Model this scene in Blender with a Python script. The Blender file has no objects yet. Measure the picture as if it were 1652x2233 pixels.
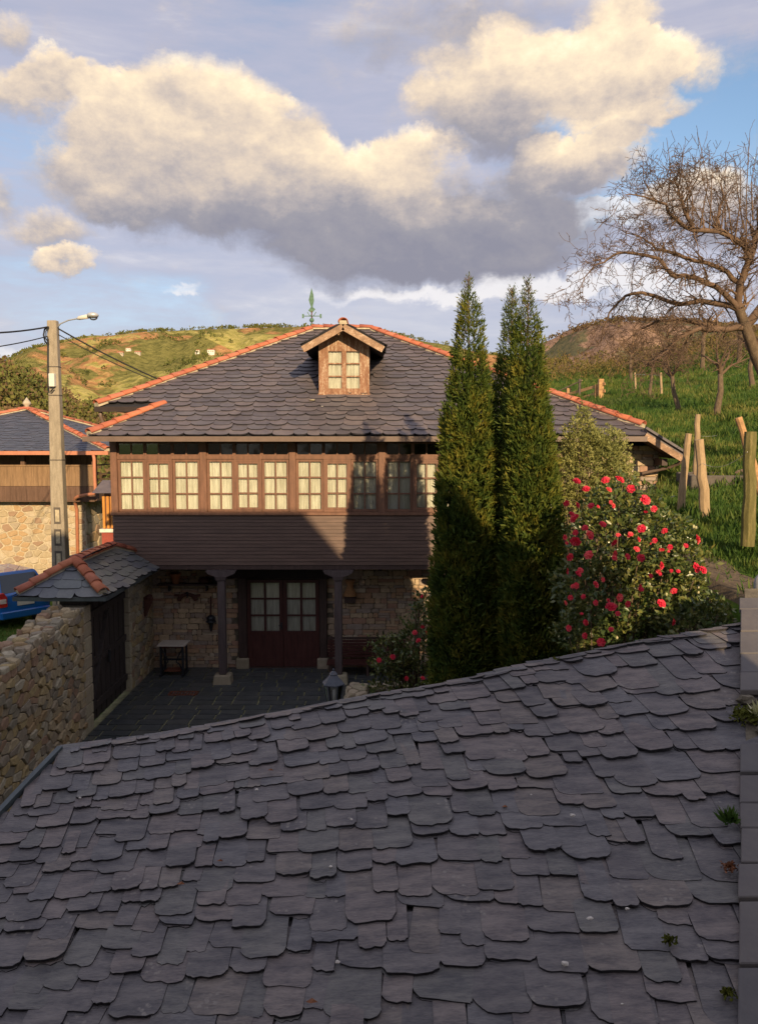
import bpy, bmesh, math, random
import numpy as np
from mathutils import Vector, Matrix, noise
SC = bpy.context.scene
COL = SC.collection
R = math.radians
rnd = random.Random(7)
NR = np.random.default_rng(11)

# ------------------------------------------------------------------ camera
CAMZ = 5.5
PITCH = 5.14
cam_data = bpy.data.cameras.new("camera")
cam = bpy.data.objects.new("camera", cam_data)
COL.objects.link(cam)
cam.location = (0, 0, CAMZ)
cam.rotation_euler = (R(90 - PITCH), 0, 0)
cam_data.sensor_fit = 'VERTICAL'
cam_data.sensor_height = 36.0
cam_data.lens = 28.0
cam_data.clip_start = 0.05
cam_data.clip_end = 20000
SC.camera = cam
FPX = 1736.0
_c, _s = math.cos(R(PITCH)), math.sin(R(PITCH))


def ray(px, py):
    """direction (per metre of Y) of a point of the reference view"""
    x = (px - 826) / FPX
    y = (1116 - py) / FPX
    fwd = _c + y * _s
    up = y * _c - _s
    return x / fwd, up / fwd


def at(px, py, Y):
    a, b = ray(px, py)
    return Vector((a * Y, Y, CAMZ + b * Y))


# ------------------------------------------------------------------ node helpers
class NT:
    def __init__(s, tree):
        s.t = tree

    def node(s, typ, **kw):
        n = s.t.nodes.new(typ)
        for k, v in kw.items():
            setattr(n, k, v)
        return n

    def put(s, sock, v):
        if isinstance(v, E):
            v = v.s
        if isinstance(v, bpy.types.NodeSocket):
            s.t.links.new(v, sock)
        else:
            if isinstance(v, (tuple, list)) and len(v) == 3 and sock.type == 'RGBA':
                v = (*v, 1)
            sock.default_value = v

    def math(s, op, a, b=0.0, c=0.0, clamp=False):
        n = s.node('ShaderNodeMath', operation=op, use_clamp=clamp)
        s.put(n.inputs[0], a)
        s.put(n.inputs[1], b)
        if op in ('MULTIPLY_ADD', 'SMOOTH_MAX', 'SMOOTH_MIN'):
            s.put(n.inputs[2], c)
        return E(s, n.outputs[0])

    def smooth(s, v, lo, hi, a=0.0, b=1.0):
        n = s.node('ShaderNodeMapRange', interpolation_type='SMOOTHSTEP')
        s.put(n.inputs['Value'], v)
        s.put(n.inputs['From Min'], lo); s.put(n.inputs['From Max'], hi)
        s.put(n.inputs['To Min'], a); s.put(n.inputs['To Max'], b)
        return E(s, n.outputs['Result'])

    def mix(s, f, a, b, blend='MIX'):
        n = s.node('ShaderNodeMix', data_type='RGBA', blend_type=blend)
        s.put(n.inputs['Factor'], f)
        s.put(n.inputs['A'], a) if False else None
        s.put(n.inputs[6], a); s.put(n.inputs[7], b)
        return E(s, n.outputs[2])

    def noise(s, vec, scale, detail=3, rough=0.55, dist=0.0, dim='3D'):
        n = s.node('ShaderNodeTexNoise', noise_dimensions=dim)
        if vec is not None:
            s.put(n.inputs['Vector'], vec)
        s.put(n.inputs['Scale'], scale); s.put(n.inputs['Detail'], detail)
        s.put(n.inputs['Roughness'], rough); s.put(n.inputs['Distortion'], dist)
        return E(s, n.outputs['Fac'])

    def voronoi(s, vec, scale, feature='F1', out='Distance', rnd_=1.0):
        n = s.node('ShaderNodeTexVoronoi', feature=feature)
        s.put(n.inputs['Vector'], vec); s.put(n.inputs['Scale'], scale)
        s.put(n.inputs['Randomness'], rnd_)
        return E(s, n.outputs[out])

    def ramp(s, f, stops, interp='LINEAR'):
        n = s.node('ShaderNodeValToRGB')
        cr = n.color_ramp
        cr.interpolation = interp
        while len(cr.elements) < len(stops):
            cr.elements.new(0.5)
        for e, (p, c) in zip(cr.elements, stops):
            e.position = p
            e.color = (*c, 1) if len(c) == 3 else c
        s.put(n.inputs[0], f)
        return E(s, n.outputs[0])

    def comb(s, x, y, z):
        n = s.node('ShaderNodeCombineXYZ')
        for i, v in enumerate((x, y, z)):
            s.put(n.inputs[i], v)
        return E(s, n.outputs[0])

    def scalev(s, v, k):
        n = s.node('ShaderNodeVectorMath', operation='MULTIPLY')
        s.put(n.inputs[0], v); n.inputs[1].default_value = k
        return E(s, n.outputs[0])

    def bump(s, h, strength, dist):
        n = s.node('ShaderNodeBump')
        s.put(n.inputs['Height'], h); n.inputs['Strength'].default_value = strength
        n.inputs['Distance'].default_value = dist
        return E(s, n.outputs[0])


class E:
    def __init__(s, nt, sock):
        s.nt, s.s = nt, sock

    def __add__(a, b): return a.nt.math('ADD', a, b)
    __radd__ = __add__
    def __sub__(a, b): return a.nt.math('SUBTRACT', a, b)
    def __rsub__(a, b): return a.nt.math('SUBTRACT', b, a)
    def __mul__(a, b): return a.nt.math('MULTIPLY', a, b)
    __rmul__ = __mul__
    def __truediv__(a, b): return a.nt.math('DIVIDE', a, b)


# ------------------------------------------------------------------ world, sun, exposure
SUN_EL, SUN_AZ = 18.5, 16.0      # the sun stands behind the camera, a little to its right
world = bpy.data.worlds.new("World")
SC.world = world
world.use_nodes = True
wt = world.node_tree
wt.nodes.clear()
W = NT(wt)
out = W.node('ShaderNodeOutputWorld')
bg = W.node('ShaderNodeBackground')
SKY_STRENGTH = 0.1
bg.inputs['Strength'].default_value = SKY_STRENGTH
wt.links.new(bg.outputs[0], out.inputs[0])
sky = W.node('ShaderNodeTexSky', sky_type='NISHITA')
sky.sun_disc = False
sky.sun_elevation = R(SUN_EL)
sky.sun_rotation = R(180 - SUN_AZ)
sky.air_density = 1.0
sky.dust_density = 0.6
sky.ozone_density = 1.5
tc = W.node('ShaderNodeTexCoord')
sp = W.node('ShaderNodeSeparateXYZ')
wt.links.new(tc.outputs['Generated'], sp.inputs[0])
dx, dy, dz = (E(W, sp.outputs[i]) for i in range(3))
az0 = W.math('ARCTAN2', dx, dy)
el0 = W.math('ARCSINE', dz)
dirv = E(W, tc.outputs['Generated'])
# billowing: the cloud coordinates are warped by noise before the masses are laid out
nb1 = W.noise(W.scalev(dirv, (1, 1, 1.25)), 7.0, 9, 0.62)
nb2 = W.noise(W.scalev(dirv, (1.3, 0.8, 1.5)), 6.0, 9, 0.62, 0.3)
az = az0 + (nb1 - 0.5) * 0.16
el = el0 + (nb2 - 0.5) * 0.11


def ae(px, py):
    a, b = ray(px, py)
    return math.atan(a), math.atan2(b, math.sqrt(1 + a * a))


def blobs(lst):
    tot = wt_ = None
    for cx, cy, rx, ry, bias, amp in lst:
        a, e = ae(cx, cy)
        ra, re = rx / FPX * math.cos(a) ** 1.5, ry / FPX * 0.95
        u = (az - a) * (1 / ra)
        v = (el - e) * (1 / re)
        r2 = W.math('MULTIPLY_ADD', u, u, W.math('MULTIPLY', v, v))
        w = W.math('SUBTRACT', 1.0, r2, clamp=True) * amp
        l = w * (v * 0.75 + bias)
        tot = w if tot is None else tot + w
        wt_ = l if wt_ is None else wt_ + l
    return tot, wt_ / (tot + 0.02)


CUM = [
    (40, 215, 110, 60, .2, .8), (130, 180, 95, 50, .4, .9), (240, 205, 75, 45, .4, .8),
    (430, 245, 200, 100, .45, 1.0), (300, 310, 170, 110, .25, .9), (610, 310, 180, 85, .35, .9), (770, 355, 180, 75, .4, .9),
    (500, 390, 380, 130, .15, 1), (905, 320, 95, 55, .5, .8), (860, 410, 230, 70, 0, .9), (210, 420, 150, 70, .1, .8),
    (640, 490, 480, 85, -.75, .7), (1010, 520, 400, 95, -.95, .85), (880, 575, 380, 70, -1.0, .55), (1150, 440, 170, 90, -.7, .9),
    (100, 510, 110, 40, 0, .7), (130, 570, 75, 24, .5, .9), (5, 435, 60, 50, .1, .7), (38, 75, 60, 38, .1, .6),
    (1100, 140, 190, 80, .5, 1), (1260, 160, 240, 80, .75, 1.1), (1400, 150, 160, 70, .7, 1), (1340, 60, 90, 80, .5, .9),
    (1050, 215, 150, 70, 0, .9), (1090, 290, 130, 60, -.6, .8), (900, 60, 150, 80, -.35, .45), (1100, 30, 200, 40, -.1, .4),
    (1250, 320, 150, 50, .6, 1.0), (1340, 265, 120, 45, .5, .9), (1210, 365, 140, 50, -.2, 1), (1440, 240, 80, 32, .4, .7),
    (1490, 435, 140, 60, .2, .8), (1580, 490, 150, 60, -.6, .8),
]
VEIL_HOLE = [(1560, 300, 330, 190, 0, 1.2), (1270, 470, 150, 45, 0, 1.2), (1190, 260, 170, 40, 0, .8), (90, 650, 700, 130, 0, .22), (60, 380, 170, 150, 0, .3)]
WHITE = [(1270, 470, 210, 45, 0, 1.0), (1180, 620, 300, 42, 0, .9), (1000, 650, 300, 28, 0, .5), (850, 640, 200, 20, 0, .4),
         (380, 640, 70, 18, 0, .8), (1420, 640, 250, 60, 0, .6), (20, 770, 300, 30, 0, .5)]
dens, lit = blobs(CUM)
hole, _ = blobs(VEIL_HOLE)
white, _ = blobs(WHITE)
nf = W.noise(W.scalev(dirv, (1, 1, 1.5)), 11.0, 12, 0.66)
nsh = W.node('ShaderNodeVectorMath', operation='ADD'); W.put(nsh.inputs[0], W.scalev(dirv, (1, 1, 1.5))); nsh.inputs[1].default_value = (.006, 0, .030)
nf2 = W.noise(E(W, nsh.outputs[0]), 11.0, 12, 0.66)
nlow = W.noise(W.scalev(dirv, (1, 1, 3.0)), 3.2, 6, 0.58, 0.4)
nstreak = W.noise(W.scalev(dirv, (1, 1, 5.5)), 6.0, 8, 0.6, 0.3)
alpha = W.smooth(dens + (nf - 0.5) * 1.30, 0.0, 0.80)
litv = W.math('MULTIPLY_ADD', lit + (nf - nf2) * 1.7 + (nf - .5) * .7 + (nb1 - .5) * .5, 0.42, 0.5, clamp=True)
K = 0.64 / SKY_STRENGTH


def kc(r, g, b, k=1.0):
    return tuple(min(c * k, 20) for c in (r, g, b))


cumcol = W.ramp(litv, [(0.0, (.25, .25, .31)), (.26, (.31, .30, .34)), (.45, (.46, .41, .40)), (.66, (.70, .58, .47)), (.88, (.95, .77, .55)), (1.0, (1.04, .88, .64))])
veil_a = W.smooth(nlow * 0.75 + nstreak * 0.45 - hole * 0.55, 0.08, 0.54)
veilcol = W.ramp(nstreak * 0.55 + nlow * 0.45, [(.30, (.35, .38, .50)), (.50, (.44, .435, .535)), (.68, (.57, .54, .59))])
white_a = W.smooth(white + (nstreak - .5) * 1.6, 0.15, 0.75)
# everything in display radiance; the clear sky itself is the Nishita texture
nish = E(W, sky.outputs[0])


def vscale(v, k):
    n = W.node('ShaderNodeVectorMath', operation='SCALE')
    W.put(n.inputs[0], v); n.inputs['Scale'].default_value = k
    return E(W, n.outputs[0])


SKYBLUE_K = 0.95
c0 = vscale(nish, SKYBLUE_K)
c1 = W.mix(veil_a * 0.88, c0, vscale(veilcol, K))
c2 = W.mix(white_a * 0.8, c1, vscale(W.mix(0.5, (.80, .80, .84), (.86, .80, .76)), K))
c3 = W.mix(alpha, c2, vscale(cumcol, K))
below = W.smooth(dz, -0.08, 0.0)
c4 = W.mix(below, kc(.10 * K, .10 * K, .09 * K), c3)
W.put(bg.inputs['Color'], c4)

sun_data = bpy.data.lights.new("sun", 'SUN')
sun_data.energy = 2.95
sun_data.angle = R(0.5)
sun_data.color = (1.0, 0.76, 0.47)
sun = bpy.data.objects.new("sun", sun_data)
COL.objects.link(sun)
sd = Vector((-math.sin(R(SUN_AZ)) * math.cos(R(SUN_EL)), math.cos(R(SUN_AZ)) * math.cos(R(SUN_EL)), -math.sin(R(SUN_EL))))
sun.rotation_euler = sd.to_track_quat('-Z', 'Y').to_euler()
SC.view_settings.view_transform = 'Standard'
SC.view_settings.look = 'None'
SC.view_settings.exposure = 0.88
SC.view_settings.gamma = 1.0
SC.view_settings.use_curve_mapping = False
SC.cycles.use_denoising = True
SC.cycles.max_bounces = 6
SC.cycles.diffuse_bounces = 5
SC.cycles.transparent_max_bounces = 12
world.cycles.sampling_method = 'MANUAL'
world.cycles.sample_map_resolution = 512

# ------------------------------------------------------------------ materials
MAT = {}


def newmat(name):
    m = bpy.data.materials.new(name)
    m.use_nodes = True
    t = NT(m.node_tree)
    b = m.node_tree.nodes['Principled BSDF']
    MAT[name] = m
    return m, t, b


def rand_fac(t):
    """a random value for each separate piece: by object, and by island where pieces are joined"""
    oi = t.node('ShaderNodeObjectInfo')
    ge = t.node('ShaderNodeNewGeometry')
    return t.math('FRACT', E(t, oi.outputs['Random']) + E(t, ge.outputs['Random Per Island']))


def coords(t, which='Object'):
    if which == 'World':
        g = t.node('ShaderNodeNewGeometry')
        return E(t, g.outputs['Position'])
    c = t.node('ShaderNodeTexCoord')
    return E(t, c.outputs[which])


def mat_pieces(name, cols, rough=0.6, nscale=8, namp=0.35, bump=0.4, bdist=0.01, spec=0.4, streak=None, dark=(.02, .02, .02), lich=None):
    """pieces whose colour differs from piece to piece, with grain and relief"""
    m, t, b = newmat(name)
    P = coords(t, 'World')
    if streak:
        P = t.scalev(P, streak)
    r = rand_fac(t)
    n = len(cols)
    base = t.ramp(r, [(i / n, c) for i, c in enumerate(cols)], 'CONSTANT') if n > 1 else None
    n1 = t.noise(P, nscale, 6, 0.62)
    n2 = t.noise(P, nscale * 6, 4, 0.6)
    v = t.smooth(n1 * 0.65 + n2 * 0.35, 0.30, 0.72)
    bc = base if base else cols[0]
    c = t.mix(namp, bc, t.mix(v, dark, t.mix(0.5, bc, (1, 1, 1)) if False else bc))
    c = t.mix(v * namp * 0.5, c, t.mix(0.25, bc, (.8, .72, .6)))
    if lich:
        ln = t.noise(coords(t, 'World'), 3.1, 8, 0.7)
        l2 = t.voronoi(coords(t, 'World'), 26.0)
        la = t.smooth(ln, lich[1], lich[1] + 0.08) * t.smooth(l2, 0.45, 0.2)
        c = t.mix(la, c, lich[0])
    t.put(b.inputs['Base Color'], c)
    t.put(b.inputs['Roughness'], t.math('MULTIPLY_ADD', n2, 0.25, rough - 0.12))
    b.inputs['Specular IOR Level'].default_value = spec
    t.put(b.inputs['Normal'], t.bump(n1 * 0.6 + n2 * 0.4, bump, bdist))
    return m


def mat_plain(name, col, rough=0.6, metal=0.0, var=0.25, nscale=6, bump=0.15, bdist=0.005, stretch=(1, 1, 1), spec=0.4, col2=None, thr=0.6, coat=0):
    m, t, b = newmat(name)
    P = t.scalev(coords(t, 'World'), stretch)
    n1 = t.noise(P, nscale, 6, 0.6)
    n2 = t.noise(P, nscale * 7, 4, 0.6)
    d = tuple(c * (1 - var) for c in col)
    l = tuple(min(1, c * (1 + var)) for c in col)
    c = t.mix(t.smooth(n1 * 0.6 + n2 * 0.4, 0.3, 0.7), d, l)
    if col2:
        c = t.mix(t.smooth(n1 * .45 + n2 * .55, thr, thr + 0.07), c, col2)
    t.put(b.inputs['Base Color'], c)
    b.inputs['Roughness'].default_value = rough
    b.inputs['Metallic'].default_value = metal
    b.inputs['Specular IOR Level'].default_value = spec
    if coat:
        b.inputs['Coat Weight'].default_value = coat
    t.put(b.inputs['Normal'], t.bump(n2 * 0.5 + n1 * 0.5, bump, bdist))
    return m


mat_pieces('slate_near', [(.180, .142, .130), (.138, .119, .115), (.200, .158, .140), (.145, .134, .134), (.120, .105, .102), (.188, .150, .125), (.152, .130, .124), (.142, .132, .118)],
           rough=.50, nscale=5, namp=.75, bump=1.0, bdist=.018, streak=(.8, 2.8, 2.0), dark=(.040, .038, .048), spec=.5, lich=((.25, .22, .19), .565))
mat_pieces('slate_house', [(.152, .120, .116), (.126, .102, .104), (.170, .132, .122), (.132, .112, .114), (.104, .086, .088)],
           rough=.55, nscale=3, namp=.4, bump=.35, bdist=.01, dark=(.05, .045, .055), lich=((.32, .28, .16), .655))
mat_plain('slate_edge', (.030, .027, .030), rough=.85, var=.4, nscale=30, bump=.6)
mat_pieces('slate_barn', [(.085, .095, .12), (.075, .083, .108), (.095, .10, .125)], rough=.5, nscale=3, namp=.3, dark=(.04, .045, .06))
mat_pieces('slate_gate', [(.15, .165, .16), (.13, .14, .145), (.17, .175, .165), (.12, .13, .15)], rough=.5, nscale=4, namp=.4, dark=(.06, .065, .07), lich=((.2, .23, .15), .56))
mat_pieces('coping_slate', [(.118, .102, .092), (.102, .092, .088), (.130, .112, .100)], rough=.6, nscale=4, namp=.35, bump=.4, dark=(.09, .08, .085), lich=((.3, .26, .2), .6))
mat_pieces('terracotta', [(.56, .16, .07), (.50, .14, .065), (.62, .20, .09), (.46, .13, .07), (.58, .19, .10)], rough=.75, nscale=9, namp=.35, bump=.3, bdist=.004, dark=(.22, .08, .05), lich=((.42, .36, .24), .60))
mat_pieces('stone_wall', [(.44, .34, .19), (.38, .30, .19), (.48, .37, .21), (.32, .26, .18), (.42, .28, .13), (.36, .22, .13), (.50, .43, .29), (.29, .25, .17), (.46, .34, .15)],
           rough=.85, nscale=14, namp=.5, bump=.7, bdist=.012, dark=(.13, .10, .07), spec=.2, lich=((.55, .52, .42), .62))
mat_pieces('stone_house', [(.60, .42, .25), (.52, .38, .25), (.66, .49, .30), (.46, .35, .26), (.58, .35, .20), (.50, .29, .19), (.64, .52, .36), (.42, .33, .26)],
           rough=.85, nscale=14, namp=.45, bump=.6, bdist=.01, dark=(.16, .11, .08), spec=.2)
mat_pieces('stone_barn', [(.50, .40, .24), (.56, .44, .27), (.44, .36, .24), (.54, .36, .18), (.60, .50, .34), (.40, .26, .16)],
           rough=.85, nscale=10, namp=.4, bump=.6, bdist=.012, dark=(.2, .14, .09), spec=.2)
mat_pieces('stone_dressed', [(.44, .38, .25), (.40, .33, .22), (.48, .40, .28)], rough=.85, nscale=9, namp=.4, bump=.5, dark=(.2, .16, .1), spec=.2, lich=((.28, .27, .16), .5))
mat_pieces('paver', [(.060, .070, .072), (.048, .058, .064), (.072, .078, .076), (.054, .062, .060)], rough=.38, nscale=5, namp=.4, bump=.3, bdist=.006, dark=(.025, .03, .032), spec=.5)
mat_plain('mortar', (.27, .22, .15), rough=.9, nscale=9, bump=.5, bdist=.02, var=.35)
mat_plain('mortar_dark', (.15, .125, .085), rough=.9, nscale=9, bump=.5, bdist=.02, var=.4)
mat_plain('mortar_light', (.50, .42, .28), rough=.9, nscale=12, bump=.4, var=.3)
mat_plain('joint_moss', (.26, .25, .13), rough=.95, nscale=7, bump=.4, var=.5)
mat_plain('roof_deck', (.03, .028, .03), rough=.9)
mat_plain('wood_window', (.200, .098, .058), rough=.55, nscale=5, stretch=(3, 3, .5), var=.3, col2=(.42, .27, .17), thr=.66)
mat_plain('wood_board', (.138, .084, .060), rough=.55, nscale=3, stretch=(.45, 3, 5), var=.28, col2=(.30, .17, .10), thr=.635)
mat_plain('wood_dark', (.075, .046, .036), rough=.6, nscale=6, stretch=(3, 3, .4), var=.3, col2=(.16, .12, .10), thr=.68)
mat_plain('wood_post', (.105, .078, .072), rough=.6, nscale=6, stretch=(3, 3, .35), var=.3, col2=(.26, .22, .20), thr=.67)
mat_plain('wood_door', (.085, .030, .024), rough=.42, nscale=6, stretch=(3, 3, .4), var=.3)
mat_plain('wood_gate', (.050, .038, .032), rough=.7, nscale=7, stretch=(3, 4, .35), var=.4, col2=(.11, .09, .075), thr=.63)
mat_plain('wood_dormer', (.30, .145, .075), rough=.7, nscale=6, stretch=(3, 3, .45), var=.35, col2=(.60, .48, .33), thr=.525)
mat_plain('wood_barge', (.36, .22, .13), rough=.75, nscale=6, stretch=(1, 3, 1), var=.4, col2=(.62, .50, .36), thr=.55)
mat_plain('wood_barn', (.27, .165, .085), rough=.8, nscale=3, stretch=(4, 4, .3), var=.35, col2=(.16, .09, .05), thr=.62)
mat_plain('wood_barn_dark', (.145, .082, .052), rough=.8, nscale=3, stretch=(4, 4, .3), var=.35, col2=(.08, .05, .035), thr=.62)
mat_plain('wood_orange', (.60, .25, .045), rough=.5, nscale=5, stretch=(3, 3, .4))
mat_plain('wood_stake', (.42, .29, .16), rough=.85, nscale=6, stretch=(4, 4, .5), var=.3, bump=.4, bdist=.01, col2=(.22, .15, .09), thr=.60)
mat_plain('wood_stake_green', (.17, .145, .045), rough=.85, nscale=6, stretch=(4, 4, .5), var=.35, bump=.4, bdist=.01, col2=(.32, .22, .11), thr=.56)
mat_plain('wood_rail', (.48, .27, .12), rough=.8, nscale=5, stretch=(.5, 1, 3), var=.3)
mat_plain('gutter_brown', (.17, .115, .085), rough=.45, var=.15)
mat_plain('gutter_copper', (.55, .22, .12), rough=.42, var=.15)
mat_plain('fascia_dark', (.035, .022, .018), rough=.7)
mat_plain('edge_metal', (.085, .10, .10), rough=.45, metal=.3, var=.2)
mat_plain('concrete', (.36, .30, .215), rough=.9, nscale=7, stretch=(2, 2, .5), var=.28, bump=.5, bdist=.008, col2=(.20, .17, .12), thr=.60)
mat_plain('concrete_dark', (.12, .10, .08), rough=.9, nscale=7)
mat_plain('galvanised', (.62, .62, .60), rough=.4, metal=.4, var=.1)
mat_plain('white_plastic', (.75, .70, .60), rough=.5, var=.08)
mat_plain('cable', (.02, .02, .02), rough=.6)
mat_plain('black_iron', (.022, .024, .028), rough=.45, var=.2, spec=.5)
mat_plain('lantern_paint', (.055, .062, .075), rough=.4, var=.3, spec=.5, col2=(.12, .09, .075), thr=.6)
mat_plain('marble', (.66, .58, .48), rough=.35, nscale=5, var=.1)
mat_plain('verdigris', (.10, .19, .12), rough=.7, nscale=20, var=.4, col2=(.20, .12, .07), thr=.6)
mat_plain('rust', (.16, .055, .028), rough=.9, nscale=20, var=.4, bump=.3)
mat_plain('old_timber', (.10, .038, .025), rough=.7, nscale=8, stretch=(1, 1, 1), var=.4)
mat_plain('clay_pot', (.52, .20, .09), rough=.8, nscale=9, var=.2)
mat_plain('wicker', (.48, .24, .10), rough=.8, nscale=30, stretch=(1, 1, 3), var=.45, bump=.8, bdist=.01)
mat_plain('car_blue', (.008, .13, .44), rough=.22, var=.04, bump=0, spec=.6, coat=.8)
mat_plain('car_glass', (.035, .05, .055), rough=.06, var=.1, bump=0, spec=.8)
mat_plain('car_trim', (.02, .02, .022), rough=.5)
mat_plain('tyre', (.018, .018, .02), rough=.85)
mat_plain('tail_red', (.62, .02, .02), rough=.15, bump=0, spec=.6, coat=.6)
mat_plain('tail_clear', (.75, .6, .5), rough=.15, bump=0, spec=.6)
mat_plain('plaster_white', (.78, .72, .60), rough=.9)
mat_plain('plaster_cream', (.50, .43, .32), rough=.9)
mat_plain('red_paint', (.33, .07, .045), rough=.7)
mat_plain('bark', (.15, .105, .065), rough=.95, nscale=12, stretch=(1, 1, .4), var=.4, bump=.8, bdist=.02, col2=(.25, .21, .10), thr=.60)
mat_plain('twig', (.155, .098, .062), rough=.9, nscale=4, var=.35, col2=(.26, .19, .09), thr=.60)
mat_plain('twig_far', (.24, .15, .085), rough=.95, nscale=1.5, var=.4)
mat_plain('dirt', (.16, .115, .07), rough=.95, nscale=5, var=.4, bump=.6, bdist=.03)
mat_plain('pebble_pale', (.62, .56, .48), rough=.8, nscale=20)
mat_plain('dry_leaf', (.20, .075, .03), rough=.8, nscale=20, var=.4)
mat_plain('gravel_grey', (.30, .29, .28), rough=.95, nscale=9, var=.3, bump=.4)
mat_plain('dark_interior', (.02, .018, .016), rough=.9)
mat_plain('candle_white', (.75, .75, .72), rough=.5, var=.03)


def mat_leaf(name, cols, rough=.5, trans=.25, spec=.4, cluster=2.2, dark=None):
    """leaves: per-leaf colour and slower clumps of lighter and yellower tone; some light passes through"""
    m, t, b = newmat(name)
    r = rand_fac(t)
    P = coords(t, 'World')
    n = t.noise(P, cluster, 4, .6)
    n2 = t.noise(P, cluster * 5, 3, .6)
    f = t.math('ADD', (r - .5) * .35, t.smooth(n * .6 + n2 * .4, .30, .70), clamp=True)
    c = t.ramp(f, [(i / (len(cols) - 1), k) for i, k in enumerate(cols)])
    t.put(b.inputs['Base Color'], c)
    b.inputs['Roughness'].default_value = rough
    b.inputs['Specular IOR Level'].default_value = spec
    tr = t.node('ShaderNodeBsdfTranslucent')
    t.put(tr.inputs['Color'], t.mix(.5, c, (.30, .34, .05), 'MULTIPLY') if False else c)
    mx = t.node('ShaderNodeMixShader')
    mx.inputs[0].default_value = trans
    m.node_tree.links.new(b.outputs[0], mx.inputs[1])
    m.node_tree.links.new(tr.outputs[0], mx.inputs[2])
    m.node_tree.links.new(mx.outputs[0], m.node_tree.nodes['Material Output'].inputs[0])
    return m


mat_leaf('cypress_leaf', [(.034, .062, .012), (.072, .108, .017), (.14, .155, .022), (.24, .20, .030)], rough=.7, trans=.2, spec=.2, cluster=3.0)
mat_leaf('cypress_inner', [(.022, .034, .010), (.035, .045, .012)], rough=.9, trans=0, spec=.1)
mat_leaf('camellia_leaf', [(.040, .075, .024), (.11, .14, .038), (.26, .235, .06)], rough=.28, trans=.12, spec=.5, cluster=4)
mat_leaf('olive_leaf', [(.20, .22, .07), (.32, .32, .10), (.44, .41, .15)], rough=.6, trans=.3, spec=.2, cluster=4)
mat_leaf('petal_red', [(.62, .015, .055), (.80, .045, .085), (.90, .17, .15)], rough=.5, trans=.25, cluster=3)
mat_leaf('bud_pale', [(.48, .50, .18), (.7, .6, .4)], rough=.5, trans=.1)
mat_leaf('stamen', [(.8, .5, .08), (.85, .6, .12)], rough=.6, trans=.1)
mat_leaf('grass_blade', [(.038, .085, .016), (.070, .130, .022), (.135, .175, .032), (.28, .25, .07)], rough=.6, trans=.3, spec=.2, cluster=.55)  # yellow end of the ramp puts sunlit highlights into the blade colour
mat_leaf('moss', [(.06, .07, .012), (.12, .12, .02)], rough=.95, trans=0, spec=.1, cluster=20)
mat_leaf('forest_olive', [(.075, .090, .028), (.13, .14, .038), (.21, .18, .05)], rough=.9, trans=0, spec=.1, cluster=.02)
mat_leaf('forest_brown', [(.12, .078, .042), (.18, .115, .058), (.13, .125, .045)], rough=.9, trans=0, spec=.1, cluster=.04)
mat_leaf('scrub', [(.07, .085, .02), (.16, .13, .04), (.24, .15, .06)], rough=.9, trans=.1, spec=.1, cluster=.4)

# glass: mostly clear, mirrors more at grazing angles
m, t, b = newmat('pane_glass')
m.node_tree.nodes.remove(b)
tr = t.node('ShaderNodeBsdfTransparent'); tr.inputs[0].default_value = (.975, .985, .965, 1)
gl = t.node('ShaderNodeBsdfGlossy'); gl.inputs['Roughness'].default_value = .03
fr = t.node('ShaderNodeFresnel'); fr.inputs[0].default_value = 1.5
mx = t.node('ShaderNodeMixShader')
t.put(mx.inputs[0], t.math('MULTIPLY_ADD', E(t, fr.outputs[0]), 1.0, 0.05))
m.node_tree.links.new(tr.outputs[0], mx.inputs[1]); m.node_tree.links.new(gl.outputs[0], mx.inputs[2])
m.node_tree.links.new(mx.outputs[0], m.node_tree.nodes['Material Output'].inputs[0])
# curtains: pale cloth with soft vertical folds, their shade put into the colour
m, t, b = newmat('curtain')
P = coords(t, 'World')
fold = t.noise(t.scalev(P, (1, 1, .10)), 15, 4, .62, .2)
t.put(b.inputs['Base Color'], t.mix(t.smooth(fold, .3, .7), (.56, .53, .43), (.86, .83, .72)))
b.inputs['Roughness'].default_value = .9
t.put(b.inputs['Normal'], t.bump(fold, .8, .04))


def mat_ground(name, cols, scale, fine, bump=.5, bdist=.05, thr=None):
    m, t, b = newmat(name)
    P = coords(t, 'World')
    n = t.noise(P, scale, 8, .62, .4)
    n2 = t.noise(P, fine, 5, .65)
    f = t.smooth(n * .72 + n2 * .28, .32, .68)
    c = t.ramp(f, [(i / (len(cols) - 1), k) for i, k in enumerate(cols)])
    t.put(b.inputs['Base Color'], c)
    b.inputs['Roughness'].default_value = .95
    b.inputs['Specular IOR Level'].default_value = .1
    t.put(b.inputs['Normal'], t.bump(n2, bump, bdist))
    return m


mat_ground('meadow', [(.05, .10, .018), (.075, .14, .02), (.10, .17, .025), (.20, .20, .045)], .35, 9)
# far hills: bracken, pasture and woodland in patches
m, t, b = newmat('far_hill')
P = coords(t, 'World')
P2 = t.scalev(P, (1, 1, 2.2))
n = t.noise(P2, .0042, 6, .58, .6)
n3 = t.noise(P2, .018, 6, .62, .5)
vc = t.voronoi(P2, .0075, 'F1', 'Color')
sv = t.node('ShaderNodeSeparateColor'); t.put(sv.inputs[0], vc)
vr = E(t, sv.outputs[0])
fine = t.noise(P, .11, 5, .7)
wood = t.mix(t.smooth(fine, .35, .65), (.15, .145, .045), (.28, .25, .08))
brack = t.mix(t.smooth(fine, .35, .65), (.40, .20, .085), (.58, .32, .14))
past = t.mix(t.smooth(fine, .35, .65), (.34, .31, .08), (.52, .43, .15))
c = t.mix(t.smooth(n * .6 + n3 * .4, .49, .54), wood, brack)
c = t.mix(t.smooth(vr * .55 + n3 * .45, .64, .68), c, past)
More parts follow.
